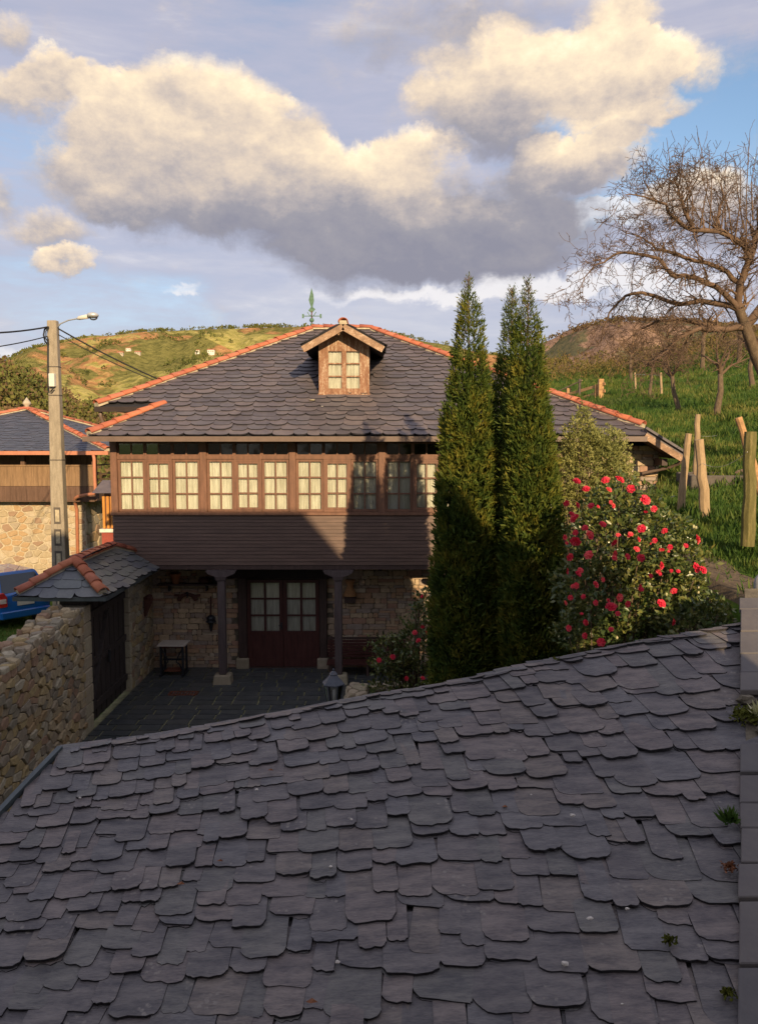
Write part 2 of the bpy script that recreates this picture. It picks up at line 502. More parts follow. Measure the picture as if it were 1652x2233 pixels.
c = t.mix(t.smooth(t.noise(P2, .03, 5, .65, .8), .60, .64) * .8, c, wood)
t.put(b.inputs['Base Color'], c)
b.inputs['Roughness'].default_value = 1; b.inputs['Specular IOR Level'].default_value = 0
t.put(b.inputs['Normal'], t.bump(fine, .7, 8))
m, t, b = newmat('brown_hill')
P = coords(t, 'World')
n = t.noise(P, .010, 7, .62, .8); fine = t.noise(P, .16, 7, .75)
vc = t.voronoi(P, .02, 'F1', 'Color')
c = t.mix(t.smooth(fine, .35, .65), (.23, .15, .11), (.42, .27, .18))
c = t.mix(t.smooth(n, .50, .55), c, t.mix(t.smooth(fine, .4, .6), (.12, .12, .07), (.20, .17, .09)))
t.put(b.inputs['Base Color'], c)
b.inputs['Roughness'].default_value = 1; b.inputs['Specular IOR Level'].default_value = 0
t.put(b.inputs['Normal'], t.bump(fine, .7, 4))
m, t, b = newmat('near_wood_hill')
P = coords(t, 'World')
fine = t.noise(P, .5, 5, .7)
t.put(b.inputs['Base Color'], t.mix(t.smooth(fine, .35, .65), (.06, .05, .025), (.12, .09, .04)))
b.inputs['Roughness'].default_value = 1
# ------------------------------------------------------------------ object helpers
WL = {}       # world origin of every object that may have children


def tag(o, label=None, cat=None, group=None, kind=None):
    if label: o['label'] = label
    if cat: o['category'] = cat
    if group: o['group'] = group
    if kind: o['kind'] = kind
    return o


def thing(name, label, cat, loc=(0, 0, 0), group=None):
    o = bpy.data.objects.new(name, None)
    o.empty_display_size = .1
    COL.objects.link(o)
    o.location = loc
    WL[o] = Vector(loc)
    return tag(o, label, cat, group)


def make_obj(name, me, parent=None, origin=(0, 0, 0), kind=None):
    """mesh data whose vertices are relative to the world point ORIGIN"""
    o = bpy.data.objects.new(name, me)
    COL.objects.link(o)
    origin = Vector(origin)
    if parent is not None:
        o.parent = parent
        o.location = origin - WL[parent]
    else:
        o.location = origin
    WL[o] = origin
    if kind: o['kind'] = kind
    return o


def place(name, me, parent, mat4, kind=None):
    """shared mesh data put at the world matrix MAT4 under PARENT (parents are never rotated)"""
    o = bpy.data.objects.new(name, me)
    COL.objects.link(o)
    if parent is not None:
        o.parent = parent
        mat4 = Matrix.Translation(-WL[parent]) @ mat4
    o.matrix_local = mat4
    if kind: o['kind'] = kind
    return o


class MB:
    """collects shapes in world coordinates"""
    def __init__(s):
        s.v = []; s.f = []; s.m = []; s.cm = 0

    def add(s, vs, fs):
        n = len(s.v)
        s.v.extend(tuple(v) for v in vs)
        s.f.extend(tuple(i + n for i in f) for f in fs)
        s.m.extend([s.cm] * len(fs))
        return s

    def box(s, a, b):
        x0, y0, z0 = (min(p, q) for p, q in zip(a, b)); x1, y1, z1 = (max(p, q) for p, q in zip(a, b))
        return s.add([(x0, y0, z0), (x1, y0, z0), (x1, y1, z0), (x0, y1, z0), (x0, y0, z1), (x1, y0, z1), (x1, y1, z1), (x0, y1, z1)],
                     [(0, 3, 2, 1), (4, 5, 6, 7), (0, 1, 5, 4), (1, 2, 6, 5), (2, 3, 7, 6), (3, 0, 4, 7)])

    def hexa(s, p):
        """8 corners: bottom 4 then top 4"""
        return s.add(p, [(0, 3, 2, 1), (4, 5, 6, 7), (0, 1, 5, 4), (1, 2, 6, 5), (2, 3, 7, 6), (3, 0, 4, 7)])

    def bar(s, a, b, w, h, up=(0, 0, 1)):
        a, b = Vector(a), Vector(b)
        d = (b - a).normalized(); u = Vector(up)
        sx = d.cross(u)
        if sx.length < 1e-4: sx = d.cross(Vector((1, 0, 0)))
        sx.normalize(); sz = sx.cross(d).normalized()
        c = []
        for p in (a, b):
            for i, j in ((-1, -1), (1, -1), (1, 1), (-1, 1)):
                c.append(p + sx * (i * w / 2) + sz * (j * h / 2))
        return s.add(c, [(0, 1, 2, 3), (7, 6, 5, 4), (0, 4, 5, 1), (1, 5, 6, 2), (2, 6, 7, 3), (3, 7, 4, 0)])

    def tube(s, pts, rad, n=6, cap=True):
        pts = [Vector(p) for p in pts]
        if not isinstance(rad, (list, tuple)): rad = [rad] * len(pts)
        vs = []; prev = None
        for i, p in enumerate(pts):
            d = (pts[min(i + 1, len(pts) - 1)] - pts[max(i - 1, 0)])
            if d.length < 1e-7: d = Vector((0, 0, 1))
            d.normalize()
            if prev is None:
                u = d.orthogonal().normalized()
            else:
                u = (prev - d * prev.dot(d))
                u = u.normalized() if u.length > 1e-5 else d.orthogonal().normalized()
            prev = u
            w = d.cross(u)
            for k in range(n):
                a = 2 * math.pi * k / n
                vs.append(p + (u * math.cos(a) + w * math.sin(a)) * rad[i])
        fs = []
        for i in range(len(pts) - 1):
            for k in range(n):
                k2 = (k + 1) % n
                fs.append((i * n + k, i * n + k2, (i + 1) * n + k2, (i + 1) * n + k))
        if cap:
            fs.append(tuple(range(n - 1, -1, -1)))
            fs.append(tuple((len(pts) - 1) * n + k for k in range(n)))
        return s.add(vs, fs)

    def lathe(s, c, prof, n=12, ax=None):
        """profile of (radius, height) pairs turned round the vertical through C"""
        c = Vector(c)
        return s.tube([c + Vector((0, 0, z)) for r, z in prof], [max(r, .0005) for r, z in prof], n)

    def prism(s, poly, depth):
        """polygon (list of 3D points) extruded by the vector DEPTH"""
        n = len(poly); d = Vector(depth)
        vs = [Vector(p) for p in poly] + [Vector(p) + d for p in poly]
        fs = [tuple(range(n)), tuple(range(2 * n - 1, n - 1, -1))]
        for i in range(n):
            j = (i + 1) % n
            fs.append((i, i + n, j + n, j))
        return s.add(vs, fs)

    def sphere(s, c, r, seg=8, rings=5, sq=(1, 1, 1), jit=0):
        vs = [(c[0], c[1], c[2] - r * sq[2])]
        for i in range(1, rings):
            t = math.pi * i / rings
            for k in range(seg):
                a = 2 * math.pi * k / seg
                q = r * (1 + (rnd.random() - .5) * jit)
                vs.append((c[0] + q * sq[0] * math.sin(t) * math.cos(a), c[1] + q * sq[1] * math.sin(t) * math.sin(a), c[2] - q * sq[2] * math.cos(t)))
        vs.append((c[0], c[1], c[2] + r * sq[2]))
        fs = []
        for k in range(seg):
            fs.append((0, 1 + (k + 1) % seg, 1 + k))
            for i in range(rings - 2):
                a = 1 + i * seg; b = a + seg
                fs.append((a + k, a + (k + 1) % seg, b + (k + 1) % seg, b + k))
            a = 1 + (rings - 2) * seg
            fs.append((a + k, a + (k + 1) % seg, len(vs) - 1))
        return s.add(vs, fs)

    def build(s, name, mats, parent=None, kind=None, smooth=False, origin=None, fixn=True, bevel=0):
        if not isinstance(mats, (list, tuple)): mats = [mats]
        V = np.array(s.v, dtype=float)
        if origin is None:
            lo, hi = V.min(0), V.max(0)
            origin = Vector(((lo[0] + hi[0]) / 2, (lo[1] + hi[1]) / 2, lo[2]))
        V -= np.array(origin)
        me = bpy.data.meshes.new(name)
        me.from_pydata([tuple(p) for p in V], [], s.f)
        for m in mats: me.materials.append(MAT[m])
        if len(mats) > 1:
            me.polygons.foreach_set('material_index', s.m)
        if fixn:
            bm = bmesh.new(); bm.from_mesh(me)
            bmesh.ops.recalc_face_normals(bm, faces=bm.faces)
            if bevel:
                bmesh.ops.bevel(bm, geom=list(bm.edges), offset=bevel, segments=1, affect='EDGES', clamp_overlap=True)
            bm.to_mesh(me); bm.free()
        if smooth:
            me.polygons.foreach_set('use_smooth', [True] * len(me.polygons))
        me.update()
        return make_obj(name, me, parent, origin, kind)


def fast(name, V, F, mat, parent=None, kind=None, origin=(0, 0, 0), smooth=False):
    """big meshes: V (n,3), F (m,k) arrays"""
    V = np.asarray(V, dtype=np.float32) - np.array(origin, dtype=np.float32)
    F = np.asarray(F, dtype=np.int32)
    me = bpy.data.meshes.new(name)
    me.vertices.add(len(V)); me.vertices.foreach_set('co', V.ravel())
    k = F.shape[1]
    me.loops.add(F.size); me.loops.foreach_set('vertex_index', F.ravel())
    me.polygons.add(len(F))
    me.polygons.foreach_set('loop_start', np.arange(0, F.size, k, dtype=np.int32))
    me.polygons.foreach_set('loop_total', np.full(len(F), k, dtype=np.int32))
    if smooth: me.polygons.foreach_set('use_smooth', np.ones(len(F), dtype=bool))
    me.materials.append(MAT[mat])
    me.update(calc_edges=True)
    return make_obj(name, me, parent, origin, kind)


def clip(poly, nx, ny, c):
    """keep nx*x+ny*y<=c"""
    out = []
    for i in range(len(poly)):
        p, q = poly[i], poly[(i + 1) % len(poly)]
        dp, dq = nx * p[0] + ny * p[1] - c, nx * q[0] + ny * q[1] - c
        if dp <= 0: out.append(p)
        if dp * dq < 0:
            t = dp / (dp - dq)
            out.append((p[0] + (q[0] - p[0]) * t, p[1] + (q[1] - p[1]) * t))
    return out


def cells(u0, u1, v0, v1, cw, ch, jit=.42, hole=None, rg=rnd):
    """irregular stone outlines that fill a rectangle: Voronoi cells of jittered seeds, clipped"""
    nu, nv = max(1, round((u1 - u0) / cw)), max(1, round((v1 - v0) / ch))
    du, dv = (u1 - u0) / nu, (v1 - v0) / nv
    sd_ = {}
    for j in range(-2, nv + 2):
        off = rg.random() * du
        for i in range(-2, nu + 2):
            sd_[i, j] = ((i + .5 + (rg.random() - .5) * 2 * jit) * du + (.5 * du if j % 2 else 0) , (j + .5 + (rg.random() - .5) * 1.5 * jit) * dv)
    res = []
    asp = du / dv
    for j in range(-1, nv + 1):
        for i in range(-1, nu + 1):
            sx, sy = sd_[i, j]
            poly = [(sx - 2 * du, sy - 2 * dv), (sx + 2 * du, sy - 2 * dv), (sx + 2 * du, sy + 2 * dv), (sx - 2 * du, sy + 2 * dv)]
            for jj in (-2, -1, 0, 1, 2):
                for ii in (-2, -1, 0, 1, 2):
                    if (ii, jj) == (0, 0): continue
                    q = sd_.get((i + ii, j + jj))
                    if q is None: continue
                    # anisotropic metric keeps long stones long
                    nx, ny = (q[0] - sx), (q[1] - sy) * asp * asp
                    c = nx * (sx + q[0]) / 2 + ny * (sy + q[1]) / 2
                    poly = clip(poly, nx, ny, c)
                    if len(poly) < 3: break
                if len(poly) < 3: break
            W_, H_ = u1 - u0, v1 - v0
            for n_ in ((1, 0, W_), (-1, 0, 0), (0, 1, H_), (0, -1, 0)):
                poly = clip(poly, *n_)
                if len(poly) < 3: break
            if len(poly) < 3: continue
            poly = [(p[0] + u0, p[1] + v0) for p in poly]
            cx = sum(p[0] for p in poly) / len(poly); cy = sum(p[1] for p in poly) / len(poly)
            ar = abs(sum(poly[k][0] * poly[(k + 1) % len(poly)][1] - poly[(k + 1) % len(poly)][0] * poly[k][1] for k in range(len(poly)))) / 2
            if ar < .12 * du * dv: continue
            if hole and hole(cx, cy): continue
            res.append((poly, cx, cy, ar))
    return res


def soften(poly):
    out = []
    n = len(poly)
    for i in range(n):
        p, q = poly[i], poly[(i + 1) % n]
        out.append((p[0] * .88 + q[0] * .12, p[1] * .88 + q[1] * .12))
        out.append((p[0] * .12 + q[0] * .88, p[1] * .12 + q[1] * .88))
    # drop very short edges
    res = [out[0]]
    for p in out[1:]:
        if math.hypot(p[0] - res[-1][0], p[1] - res[-1][1]) > .012: res.append(p)
    return res if len(res) > 3 else out


def stone_into(mb, poly, cx, cy, F, gap, h, rg=rnd, soft=True):
    """F(u, v, d) -> world point, d is the height above the face"""
    if soft: poly = soften(poly)
    ext = max(math.hypot(p[0] - cx, p[1] - cy) for p in poly)
    k1 = max(.5, 1 - gap / ext)
    k2 = k1 * (.80 if h > .05 else .88)
    n = len(poly)
    r1 = [(cx + (p[0] - cx) * k1, cy + (p[1] - cy) * k1) for p in poly]
    r2 = [(cx + (p[0] - cx) * k2, cy + (p[1] - cy) * k2) for p in poly]
    tx, ty = (rg.random() - .5) * .5 * h / ext, (rg.random() - .5) * .5 * h / ext
    vs = [F(p[0], p[1], -.015) for p in r1]
    vs += [F(p[0], p[1], h * .55 + (rg.random() - .5) * h * .15) for p in r1]
    vs += [F(p[0], p[1], h * (1 + (rg.random() - .5) * .2) + (p[0] - cx) * tx + (p[1] - cy) * ty) for p in r2]
    fs = []
    for a in (0, n):
        for i in range(n):
            j = (i + 1) % n
            fs.append((a + i, a + j, a + n + j, a + n + i))
    fs.append(tuple(2 * n + i for i in range(n)))
    mb.add(vs, fs)


def coursed(u0, u1, v0, v1, cw, ch, hole=None, rg=rnd):
    """flat rubble laid in wandering courses"""
    res = []; v = v0
    while v < v1 - .01:
        h = ch * (.6 + .9 * rg.random()); h = min(h, v1 - v)
        if v1 - v - h < ch * .4: h = v1 - v
        u = u0 - rg.random() * cw * .5
        while u < u1:
            w = cw * (.4 + 1.3 * rg.random() ** 1.3)
            a, b = max(u, u0), min(u + w, u1)
            if b - a > .04:
                parts = [(v, v + h)] if (rg.random() < .72 or h < ch * .9) else [(v, v + h * .5), (v + h * .5, v + h)]
                for p, q in parts:
                    j = lambda: (rg.random() - .5) * .022
                    cc = (q - p) * .22
                    poly = [(a + cc * rg.random(), p + j() * .4), ((a + b) / 2, p + j()), (b - cc * rg.random(), p + j() * .4), (b + j() * .5, p + cc), (b + j() * .5, q - cc), (b - cc * rg.random(), q + j() * .4), ((a + b) / 2, q + j()), (a + cc * rg.random(), q + j() * .4), (a + j() * .5, q - cc), (a + j() * .5, p + cc)]
                    cx, cy = (a + b) / 2, (p + q) / 2
                    if hole and hole(cx, cy): continue
                    res.append((poly, cx, cy, (b - a) * (q - p)))
            u += w
        v += h
    return res


def stonework(parent, F, u0, u1, v0, v1, cw, ch, mat, gap=.012, h=.03, limit=300, key=None, name='stone', jit=.42, hole=None, hvar=.5, soft=True, smooth=True, laid=False):
    cs = coursed(u0, u1, v0, v1, cw, ch, hole) if laid else cells(u0, u1, v0, v1, cw, ch, jit, hole)
    if laid: soft = False
    cs.sort(key=key if key else (lambda c: -c[3]))
    for k, (poly, cx, cy, ar) in enumerate(cs[:limit]):
        mb = MB(); stone_into(mb, poly, cx, cy, F, gap, h * (1 + (rnd.random() - .5) * 2 * hvar), soft=soft)
        mb.build(name, mat, parent, smooth=smooth and False)
    if len(cs) > limit:
        mb = MB()
        for poly, cx, cy, ar in cs[limit:]:
            stone_into(mb, poly, cx, cy, F, gap, h * (1 + (rnd.random() - .5) * 2 * hvar), soft=False)
        mb.build(name + '_field', mat, parent, kind='stuff')
    return len(cs)


def slate_shape(w, L, th, lift, rl, rr, rg=rnd, n=4, chip=.012):
    """a slate in its own frame: x along the course, y up the slope, z off the roof; the butt (y=0) is lifted"""
    rl = min(rl, w * .48); rr = min(rr, w * .48)
    pts = []
    for k in range(n + 1):
        a = math.pi + (math.pi / 2) * k / n
        pts.append((-w / 2 + rl + rl * math.cos(a), rl * 1.0 + rl * 1.0 * math.sin(a)))
    for q in (.33, .66):
        x = -w / 2 + rl + (w - rl - rr) * q
        pts.append((x, (rg.random() - .5) * chip))
    for k in range(n + 1):
        a = 1.5 * math.pi + (math.pi / 2) * k / n
        pts.append((w / 2 - rr + rr * math.cos(a), rr * 1.0 + rr * 1.0 * math.sin(a)))
    pts = [(x + (rg.random() - .5) * chip * .6, y + (rg.random() - .5) * chip * .6) for x, y in pts]
    pts.append((w / 2, L)); pts.append((-w / 2, L))
    m = len(pts)
    zt = lambda y: lift * (1 - y / L)
    bev = min(.35 * th, .006)
    vs = [(x, y, zt(y)) for x, y in pts] + [(x, y, zt(y) - th) for x, y in pts]
    fs = [tuple(range(m))]
    for i in range(m - 2):
        j = i + 1
        fs.append((i, i + m, j + m, j))
    fs.append((m - 2, 2 * m - 2, 2 * m - 1, m - 1)) if False else None
    fs.append((m - 1, 2 * m - 1, m, 0))
    return vs, fs


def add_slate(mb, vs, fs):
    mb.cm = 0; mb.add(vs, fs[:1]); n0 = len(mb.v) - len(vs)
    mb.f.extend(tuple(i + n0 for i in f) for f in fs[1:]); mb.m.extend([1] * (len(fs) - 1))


def slate_roof(parent, surf, courses, width, mat, xr, exposure, th, lift, rr=(.25, .2), limit=300, jitter=.2, kindname='slate', order=None, inside=None, wvar=.3, chip=.012, n=4):
    """surf(u, s) -> (point, du, ds, normal). courses: slope positions of the butts. xr(s) -> u range"""
    items = []
    for s0 in courses:
        a, b_ = xr(s0)
        if b_ - a < .05: continue
        u = a
        first = True
        while u < b_ - .02:
            w = width * (1 + (rnd.random() - .5) * 2 * wvar)
            if first: w *= .5 + .5 * rnd.random(); first = False
            if b_ - (u + w) < width * .4: w = b_ - u
            items.append((u + w / 2, s0 + (rnd.random() - .5) * 2 * jitter * exposure, w, rnd.random(), rnd.random()))
            u += w
    if inside: items = [it for it in items if inside(it[0], it[1])]
    if order: items.sort(key=order)
    rest = MB()
    for k, (uc, s, w, q1, q2) in enumerate(items):
        L = exposure * (1.9 + .3 * q1)
        t_ = th * (.6 + .8 * q2)
        a2, b2 = xr(s + L - .1)
        while (b2 - a2 < .03 or a2 > uc + w / 2 or b2 < uc - w / 2) and L > .05:
            L *= .8; a2, b2 = xr(s + L - .1)
        vs, fs = slate_shape(w * 1.015, L, t_, lift + t_ * .8 + .006 * q1, w * rr[0] * (.6 + .8 * q1), w * rr[1] * (.4 + 1.1 * q2), n=n, chip=chip)
        m_ = len(vs) // 2
        for q in (m_ - 1, m_ - 2, 2 * m_ - 1, 2 * m_ - 2):
            x_, y_, z_ = vs[q]; vs[q] = (min(max(x_, a2 - uc), b2 - uc), y_, z_)
        P0, du, ds, nn = surf(uc, s)
        yaw = (q1 - .5) * .08
        cx_, sx_ = math.cos(yaw), math.sin(yaw)
        ax = du * cx_ + ds * sx_; ay = ds * cx_ - du * sx_
        wv = [P0 + ax * x + ay * y + nn * z for x, y, z in vs]
        if k < limit:
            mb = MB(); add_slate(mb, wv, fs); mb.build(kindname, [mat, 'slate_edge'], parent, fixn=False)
        else:
            add_slate(rest, wv, fs)
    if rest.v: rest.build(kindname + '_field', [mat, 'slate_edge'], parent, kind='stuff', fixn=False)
    return len(items)


def plane_surf(o, du, ds):
    o, du, ds = Vector(o), Vector(du).normalized(), Vector(ds).normalized()
    nn = du.cross(ds).normalized()
    return lambda u, s: (o + du * u + ds * s, du, ds, nn)


# ridge tile mesh shared by all: half a tapered barrel, along +Y, 0.42 long
def ridge_tile_mesh(r=.115, L=.42, n=7):
    mb = MB(); vs = []; fs = []
    for (y, rr_) in ((0, r * 1.06), (L, r * .9)):
        for q in (0, -.016):
            for k in range(n + 1):
                a = math.pi * k / n
                vs.append(((rr_ + q) * math.cos(a), y, (rr_ + q) * math.sin(a) * .85 + (.012 if y == 0 else -.004)))
    m_ = n + 1
    for k in range(n):
        fs.append((k, k + 1, 2 * m_ + k + 1, 2 * m_ + k))
        fs.append((m_ + k + 1, m_ + k, 3 * m_ + k, 3 * m_ + k + 1))
        fs.append((k + 1, k, m_ + k, m_ + k + 1))
    fs.append((0, 2 * m_, 3 * m_, m_)); fs.append((n, m_ + n, 3 * m_ + n, 2 * m_ + n))
    me = bpy.data.meshes.new('ridge_tile')
    me.from_pydata(vs, [], fs); me.materials.append(MAT['terracotta'])
    me.polygons.foreach_set('use_smooth', [True] * len(me.polygons))
    me.update()
    return me


def ridge_run(parent, a, b, me, L=.38, up=0.0, mortar=True, name='ridge_tile', mr=.10):
    a, b = Vector(a), Vector(b)
    d = b - a; n = max(1, round(d.length / L)); st = d / n; dn = d.normalized()
    x = dn.cross(Vector((0, 0, 1))).normalized(); z = x.cross(dn).normalized()
    for i in range(n):
        p = a + st * i + z * (up + (rnd.random() - .5) * .012)
        M = Matrix((( x.x, dn.x, z.x, p.x), (x.y, dn.y, z.y, p.y), (x.z, dn.z, z.z, p.z), (0, 0, 0, 1)))
        M = M @ Matrix.Rotation((rnd.random() - .5) * .07, 4, 'Z') @ Matrix.Diagonal((1, st.length * 1.13 / .42, 1, 1))
        place(name, me, parent, M)
    if mortar:
        mb = MB()
        mb.prism([a - x * mr + z * (up - .05), a + x * mr + z * (up - .05), a + x * mr * .8 + z * (up + .035), a - x * mr * .8 + z * (up + .035)], d)
        mb.build('ridge_bedding', 'mortar_light', parent)


def leafcloud(P, D, size, aspect=.5, fold=.25, rg=NR, roll=None):
    """leaves of two folded halves: base P, direction D (unit), length size; returns V, F (quads as two per leaf)"""
    n = len(P)
    D = D / (np.linalg.norm(D, axis=1, keepdims=True) + 1e-9)
    rv = rg.normal(size=(n, 3))
    S = np.cross(D, rv); S /= (np.linalg.norm(S, axis=1, keepdims=True) + 1e-9)
    Nn = np.cross(S, D)
    size = np.asarray(size).reshape(-1, 1) * np.ones((n, 1))
    w = size * aspect / 2
    a = P
    tip = P + D * size
    m1 = P + D * size * .45 + S * w + Nn * w * fold
    m2 = P + D * size * .45 - S * w + Nn * w * fold
    V = np.stack([a, m1, tip, m2], 1).reshape(-1, 3)
    i = np.arange(n) * 4
    F = np.concatenate([np.stack([i, i + 1, i + 2], 1), np.stack([i, i + 2, i + 3], 1)])
    return V, F
# ------------------------------------------------------------------ terrain
def smst(x, a, b):
    t = min(1, max(0, (x - a) / (b - a)))
    return t * t * (3 - 2 * t)


def ground_z(x, y):
    nz = noise.noise(Vector((x * .35, y * .35, 0))) * .16 + noise.noise(Vector((x * .09, y * .09, 5))) * .5 * smst(y, 14, 30)
    Rp = 1.75 + .14 * x + .12 * y
    if y > 50: Rp -= .006 * (y - 50) ** 2
    if x > 30: Rp -= .004 * (x - 30) ** 2
    if y < 11: Rp += (11 - y) * .04
    Rp = max(Rp, -8)
    Lp = -.06
    if y > 34: Lp -= .004 * (y - 34) ** 2
    if x < -16: Lp -= .02 * (x + 16) ** 2 * .3
    Lp = max(Lp, -30)
    if y < 11: xe = 4.2
    elif y < 15: xe = 4.2 + (y - 11) * .14
    elif y < 17.8: xe = 4.76 + (y - 15) * .55
    elif y < 28: xe = 6.45
    else: xe = 6.45 - (y - 28) * .25
    wd = .3 + max(0, y - 28) * .35
    w = smst(x, xe - wd, xe + .25)
    z = Lp + (Rp - Lp) * w
    z += nz * w
    return z


def axis(lo, hi, step, far, grow=1.22):
    v = list(np.arange(lo, hi + 1e-6, step)); s = step
    a = lo; b_ = hi; L = []; H = []
    while b_ < far: s *= grow; b_ += s; H.append(b_); 
    s = step
    while a > -far: s *= grow; a -= s; L.append(a)
    return np.array(L[::-1] + v + H)


gx = axis(-14, 26, .4, 6000); gy = axis(-2, 62, .4, 6000)
XX, YY = np.meshgrid(gx, gy)
ZZ = np.array([[ground_z(max(-60, min(90, x)), max(-30, min(110, y))) for x in gx] for y in gy])
# far away the sheet sinks into the valley floor and runs flat to the horizon
rr_ = np.hypot(XX, YY)
ZZ = np.where(rr_ > 100, np.minimum(ZZ, -18), ZZ)
nx_, ny_ = len(gx), len(gy)
ii = (np.arange(ny_ - 1)[:, None] * nx_ + np.arange(nx_ - 1)[None, :]).ravel()
ground = fast('ground', np.stack([XX, YY, ZZ], 2).reshape(-1, 3), np.stack([ii, ii + 1, ii + nx_ + 1, ii + nx_], 1), 'meadow', kind='structure', smooth=True)

# dirt path beside the annexe, and grey track beyond the yard wall
def sheet(name, xs, ys, mat, lift=.03, kind='structure'):
    V = []; F = []
    for j, y in enumerate(ys):
        for i, x in enumerate(xs(y)):
            V.append((x, y, ground_z(x, y) + lift))
    n = len(xs(ys[0]))
    for j in range(len(ys) - 1):
        for i in range(n - 1):
            F.append((j * n + i, j * n + i + 1, (j + 1) * n + i + 1, (j + 1) * n + i))
    return fast(name, V, F, mat, kind=kind, smooth=True)


sheet('path', lambda y: np.linspace(4.25 + max(0, y - 9) * .08, 5.5 + .25 * noise.noise(Vector((0, y, 2))) - max(0, y - 9) * .28, 6), np.arange(5, 12.2, .3), 'dirt', .035)
sheet('track', lambda y: np.linspace(-9.2, -6.3, 4), np.arange(2, 19.5, .5), 'gravel_grey', .03)


# ------------------------------------------------------------------ far hills
def prof(pts, px):
    if px <= pts[0][0]: return pts[0][1]
    for (a, b_), (c_, d) in zip(pts, pts[1:]):
        if px <= c_:
            t = (px - a) / (c_ - a); t = t * t * (3 - 2 * t) * .5 + t * .5
            return b_ + (d - b_) * t
    return pts[-1][1]


def hill(name, pts, r0, r1, base, mat, amp=.03, na=150, nr=44, seed=0, step=None):
    V = []; F = []
    a0, a1 = pts[0][0], pts[-1][0]
    for j in range(nr + 10):
        for i in range(na):
            px = a0 + (a1 - a0) * i / (na - 1)
            ax, b_ = ray(px, prof(pts, px))
            t = j / (nr - 1)
            Yr = r0 + (r1 - r0) * t
            top = CAMZ + b_ * r1
            x, y = ax * Yr, Yr
            if t <= 1:
                z = base + (top - base) * smst(t, 0, 1) ** .8 * (1 if True else 0)
            else:
                z = top - (t - 1) * (top - base) * 1.5
            nn = noise.fractal(Vector((x / r1 * 9, y / r1 * 9, seed)), 1.0, 2.0, 5) * amp * r1 * (1 - .75 * smst(t, .75, 1.0))
            # never rise above the ridge line as it is seen from the place
            zz = z + nn * min(1, t * 3)
            lim = CAMZ + b_ * Yr
            if t < 1: zz = min(zz, lim - .0005 * r1 + (noise.noise(Vector((x * .05, y * .05, seed))) * .001 * r1)) if lim > base + 1 else zz
            V.append((x, y, zz))
    n = na
    for j in range(nr + 9):
        for i in range(na - 1):
            F.append((j * n + i, j * n + i + 1, (j + 1) * n + i + 1, (j + 1) * n + i))
    o = fast(name, V, F, mat, kind='structure', smooth=True)
    return np.array(V).reshape(nr + 10, na, 3)


HL = hill('far_hill', [(-500, 900), (-200, 850), (0, 790), (80, 757), (200, 735), (330, 722), (480, 717), (600, 713), (700, 714), (830, 724), (950, 748), (1080, 775), (1180, 800), (1340, 860), (1500, 900)],
          350, 1700, -40, 'far_hill', .030, seed=1)
HR = hill('right_hill', [(950, 900), (1050, 840), (1120, 790), (1180, 747), (1260, 713), (1340, 700), (1450, 702), (1600, 715), (1900, 740), (2300, 760)],
          200, 1000, -35, 'brown_hill', .025, seed=2)
HM = hill('scrub_hill', [(1080, 905), (1180, 862), (1240, 832), (1330, 800), (1450, 765), (1650, 735), (1900, 700), (2200, 680)],
          70, 210, -12, 'brown_hill', .02, seed=3)
HN = hill('wooded_hill', [(-700, 660), (-300, 735), (-80, 800), (0, 840), (50, 866), (100, 890), (150, 914), (200, 938), (260, 968), (340, 995)],
          60, 230, -14, 'near_wood_hill', .02, seed=4)


def interp(H, t, a):
    nr, na = H.shape[0] - 10, H.shape[1]
    j = t * (nr - 1); i = a * (na - 1)
    j0, i0 = int(min(j, nr - 2)), int(min(i, na - 2))
    fj, fi = j - j0, i - i0
    return (H[j0, i0] * (1 - fj) * (1 - fi) + H[j0 + 1, i0] * fj * (1 - fi) + H[j0, i0 + 1] * (1 - fj) * fi + H[j0 + 1, i0 + 1] * fj * fi)


def woodland(name, H, n, size, mat, seed, tmin=.05, thr=-.05, asp=1.25, per=26, arange=(0, 1), lf=.42):
    """tree crowns of a far wood: each a ragged puff of leaf clumps"""
    rg = np.random.default_rng(seed)
    P = []; S = []
    k = 0
    while len(P) < n and k < n * 14:
        k += 1
        t = tmin + (1 - tmin) * rg.random() ** .8; a = arange[0] + (arange[1] - arange[0]) * rg.random()
        p = interp(H, t, a)
        if noise.noise(Vector((p[0] * .011, p[1] * .011, seed))) * .7 + noise.noise(Vector((p[0] * .04, p[1] * .04, seed))) * .3 < thr: continue
        P.append(p); S.append(size * (.6 + .8 * rg.random()))
    P = np.array(P); S = np.array(S)
    m = len(P)
    d = rg.normal(size=(m, per, 3)); d /= np.linalg.norm(d, axis=2, keepdims=True)
    d[:, :, 2] = np.abs(d[:, :, 2]) * 1.2 - .15
    rad = (.55 + .45 * rg.random((m, per, 1)))
    C = P[:, None, :] + d * rad * S[:, None, None] * np.array([.5, .5, asp * .62]) + np.array([0, 0, 1]) * (S[:, None, None] * .35)
    C = C.reshape(-1, 3); D = d.reshape(-1, 3) + rg.normal(size=(m * per, 3)) * .7
    V, F = leafcloud(C, D, np.repeat(S, per) * lf, .8, .3, rg)
    fast(name, V, F, mat, kind='stuff')


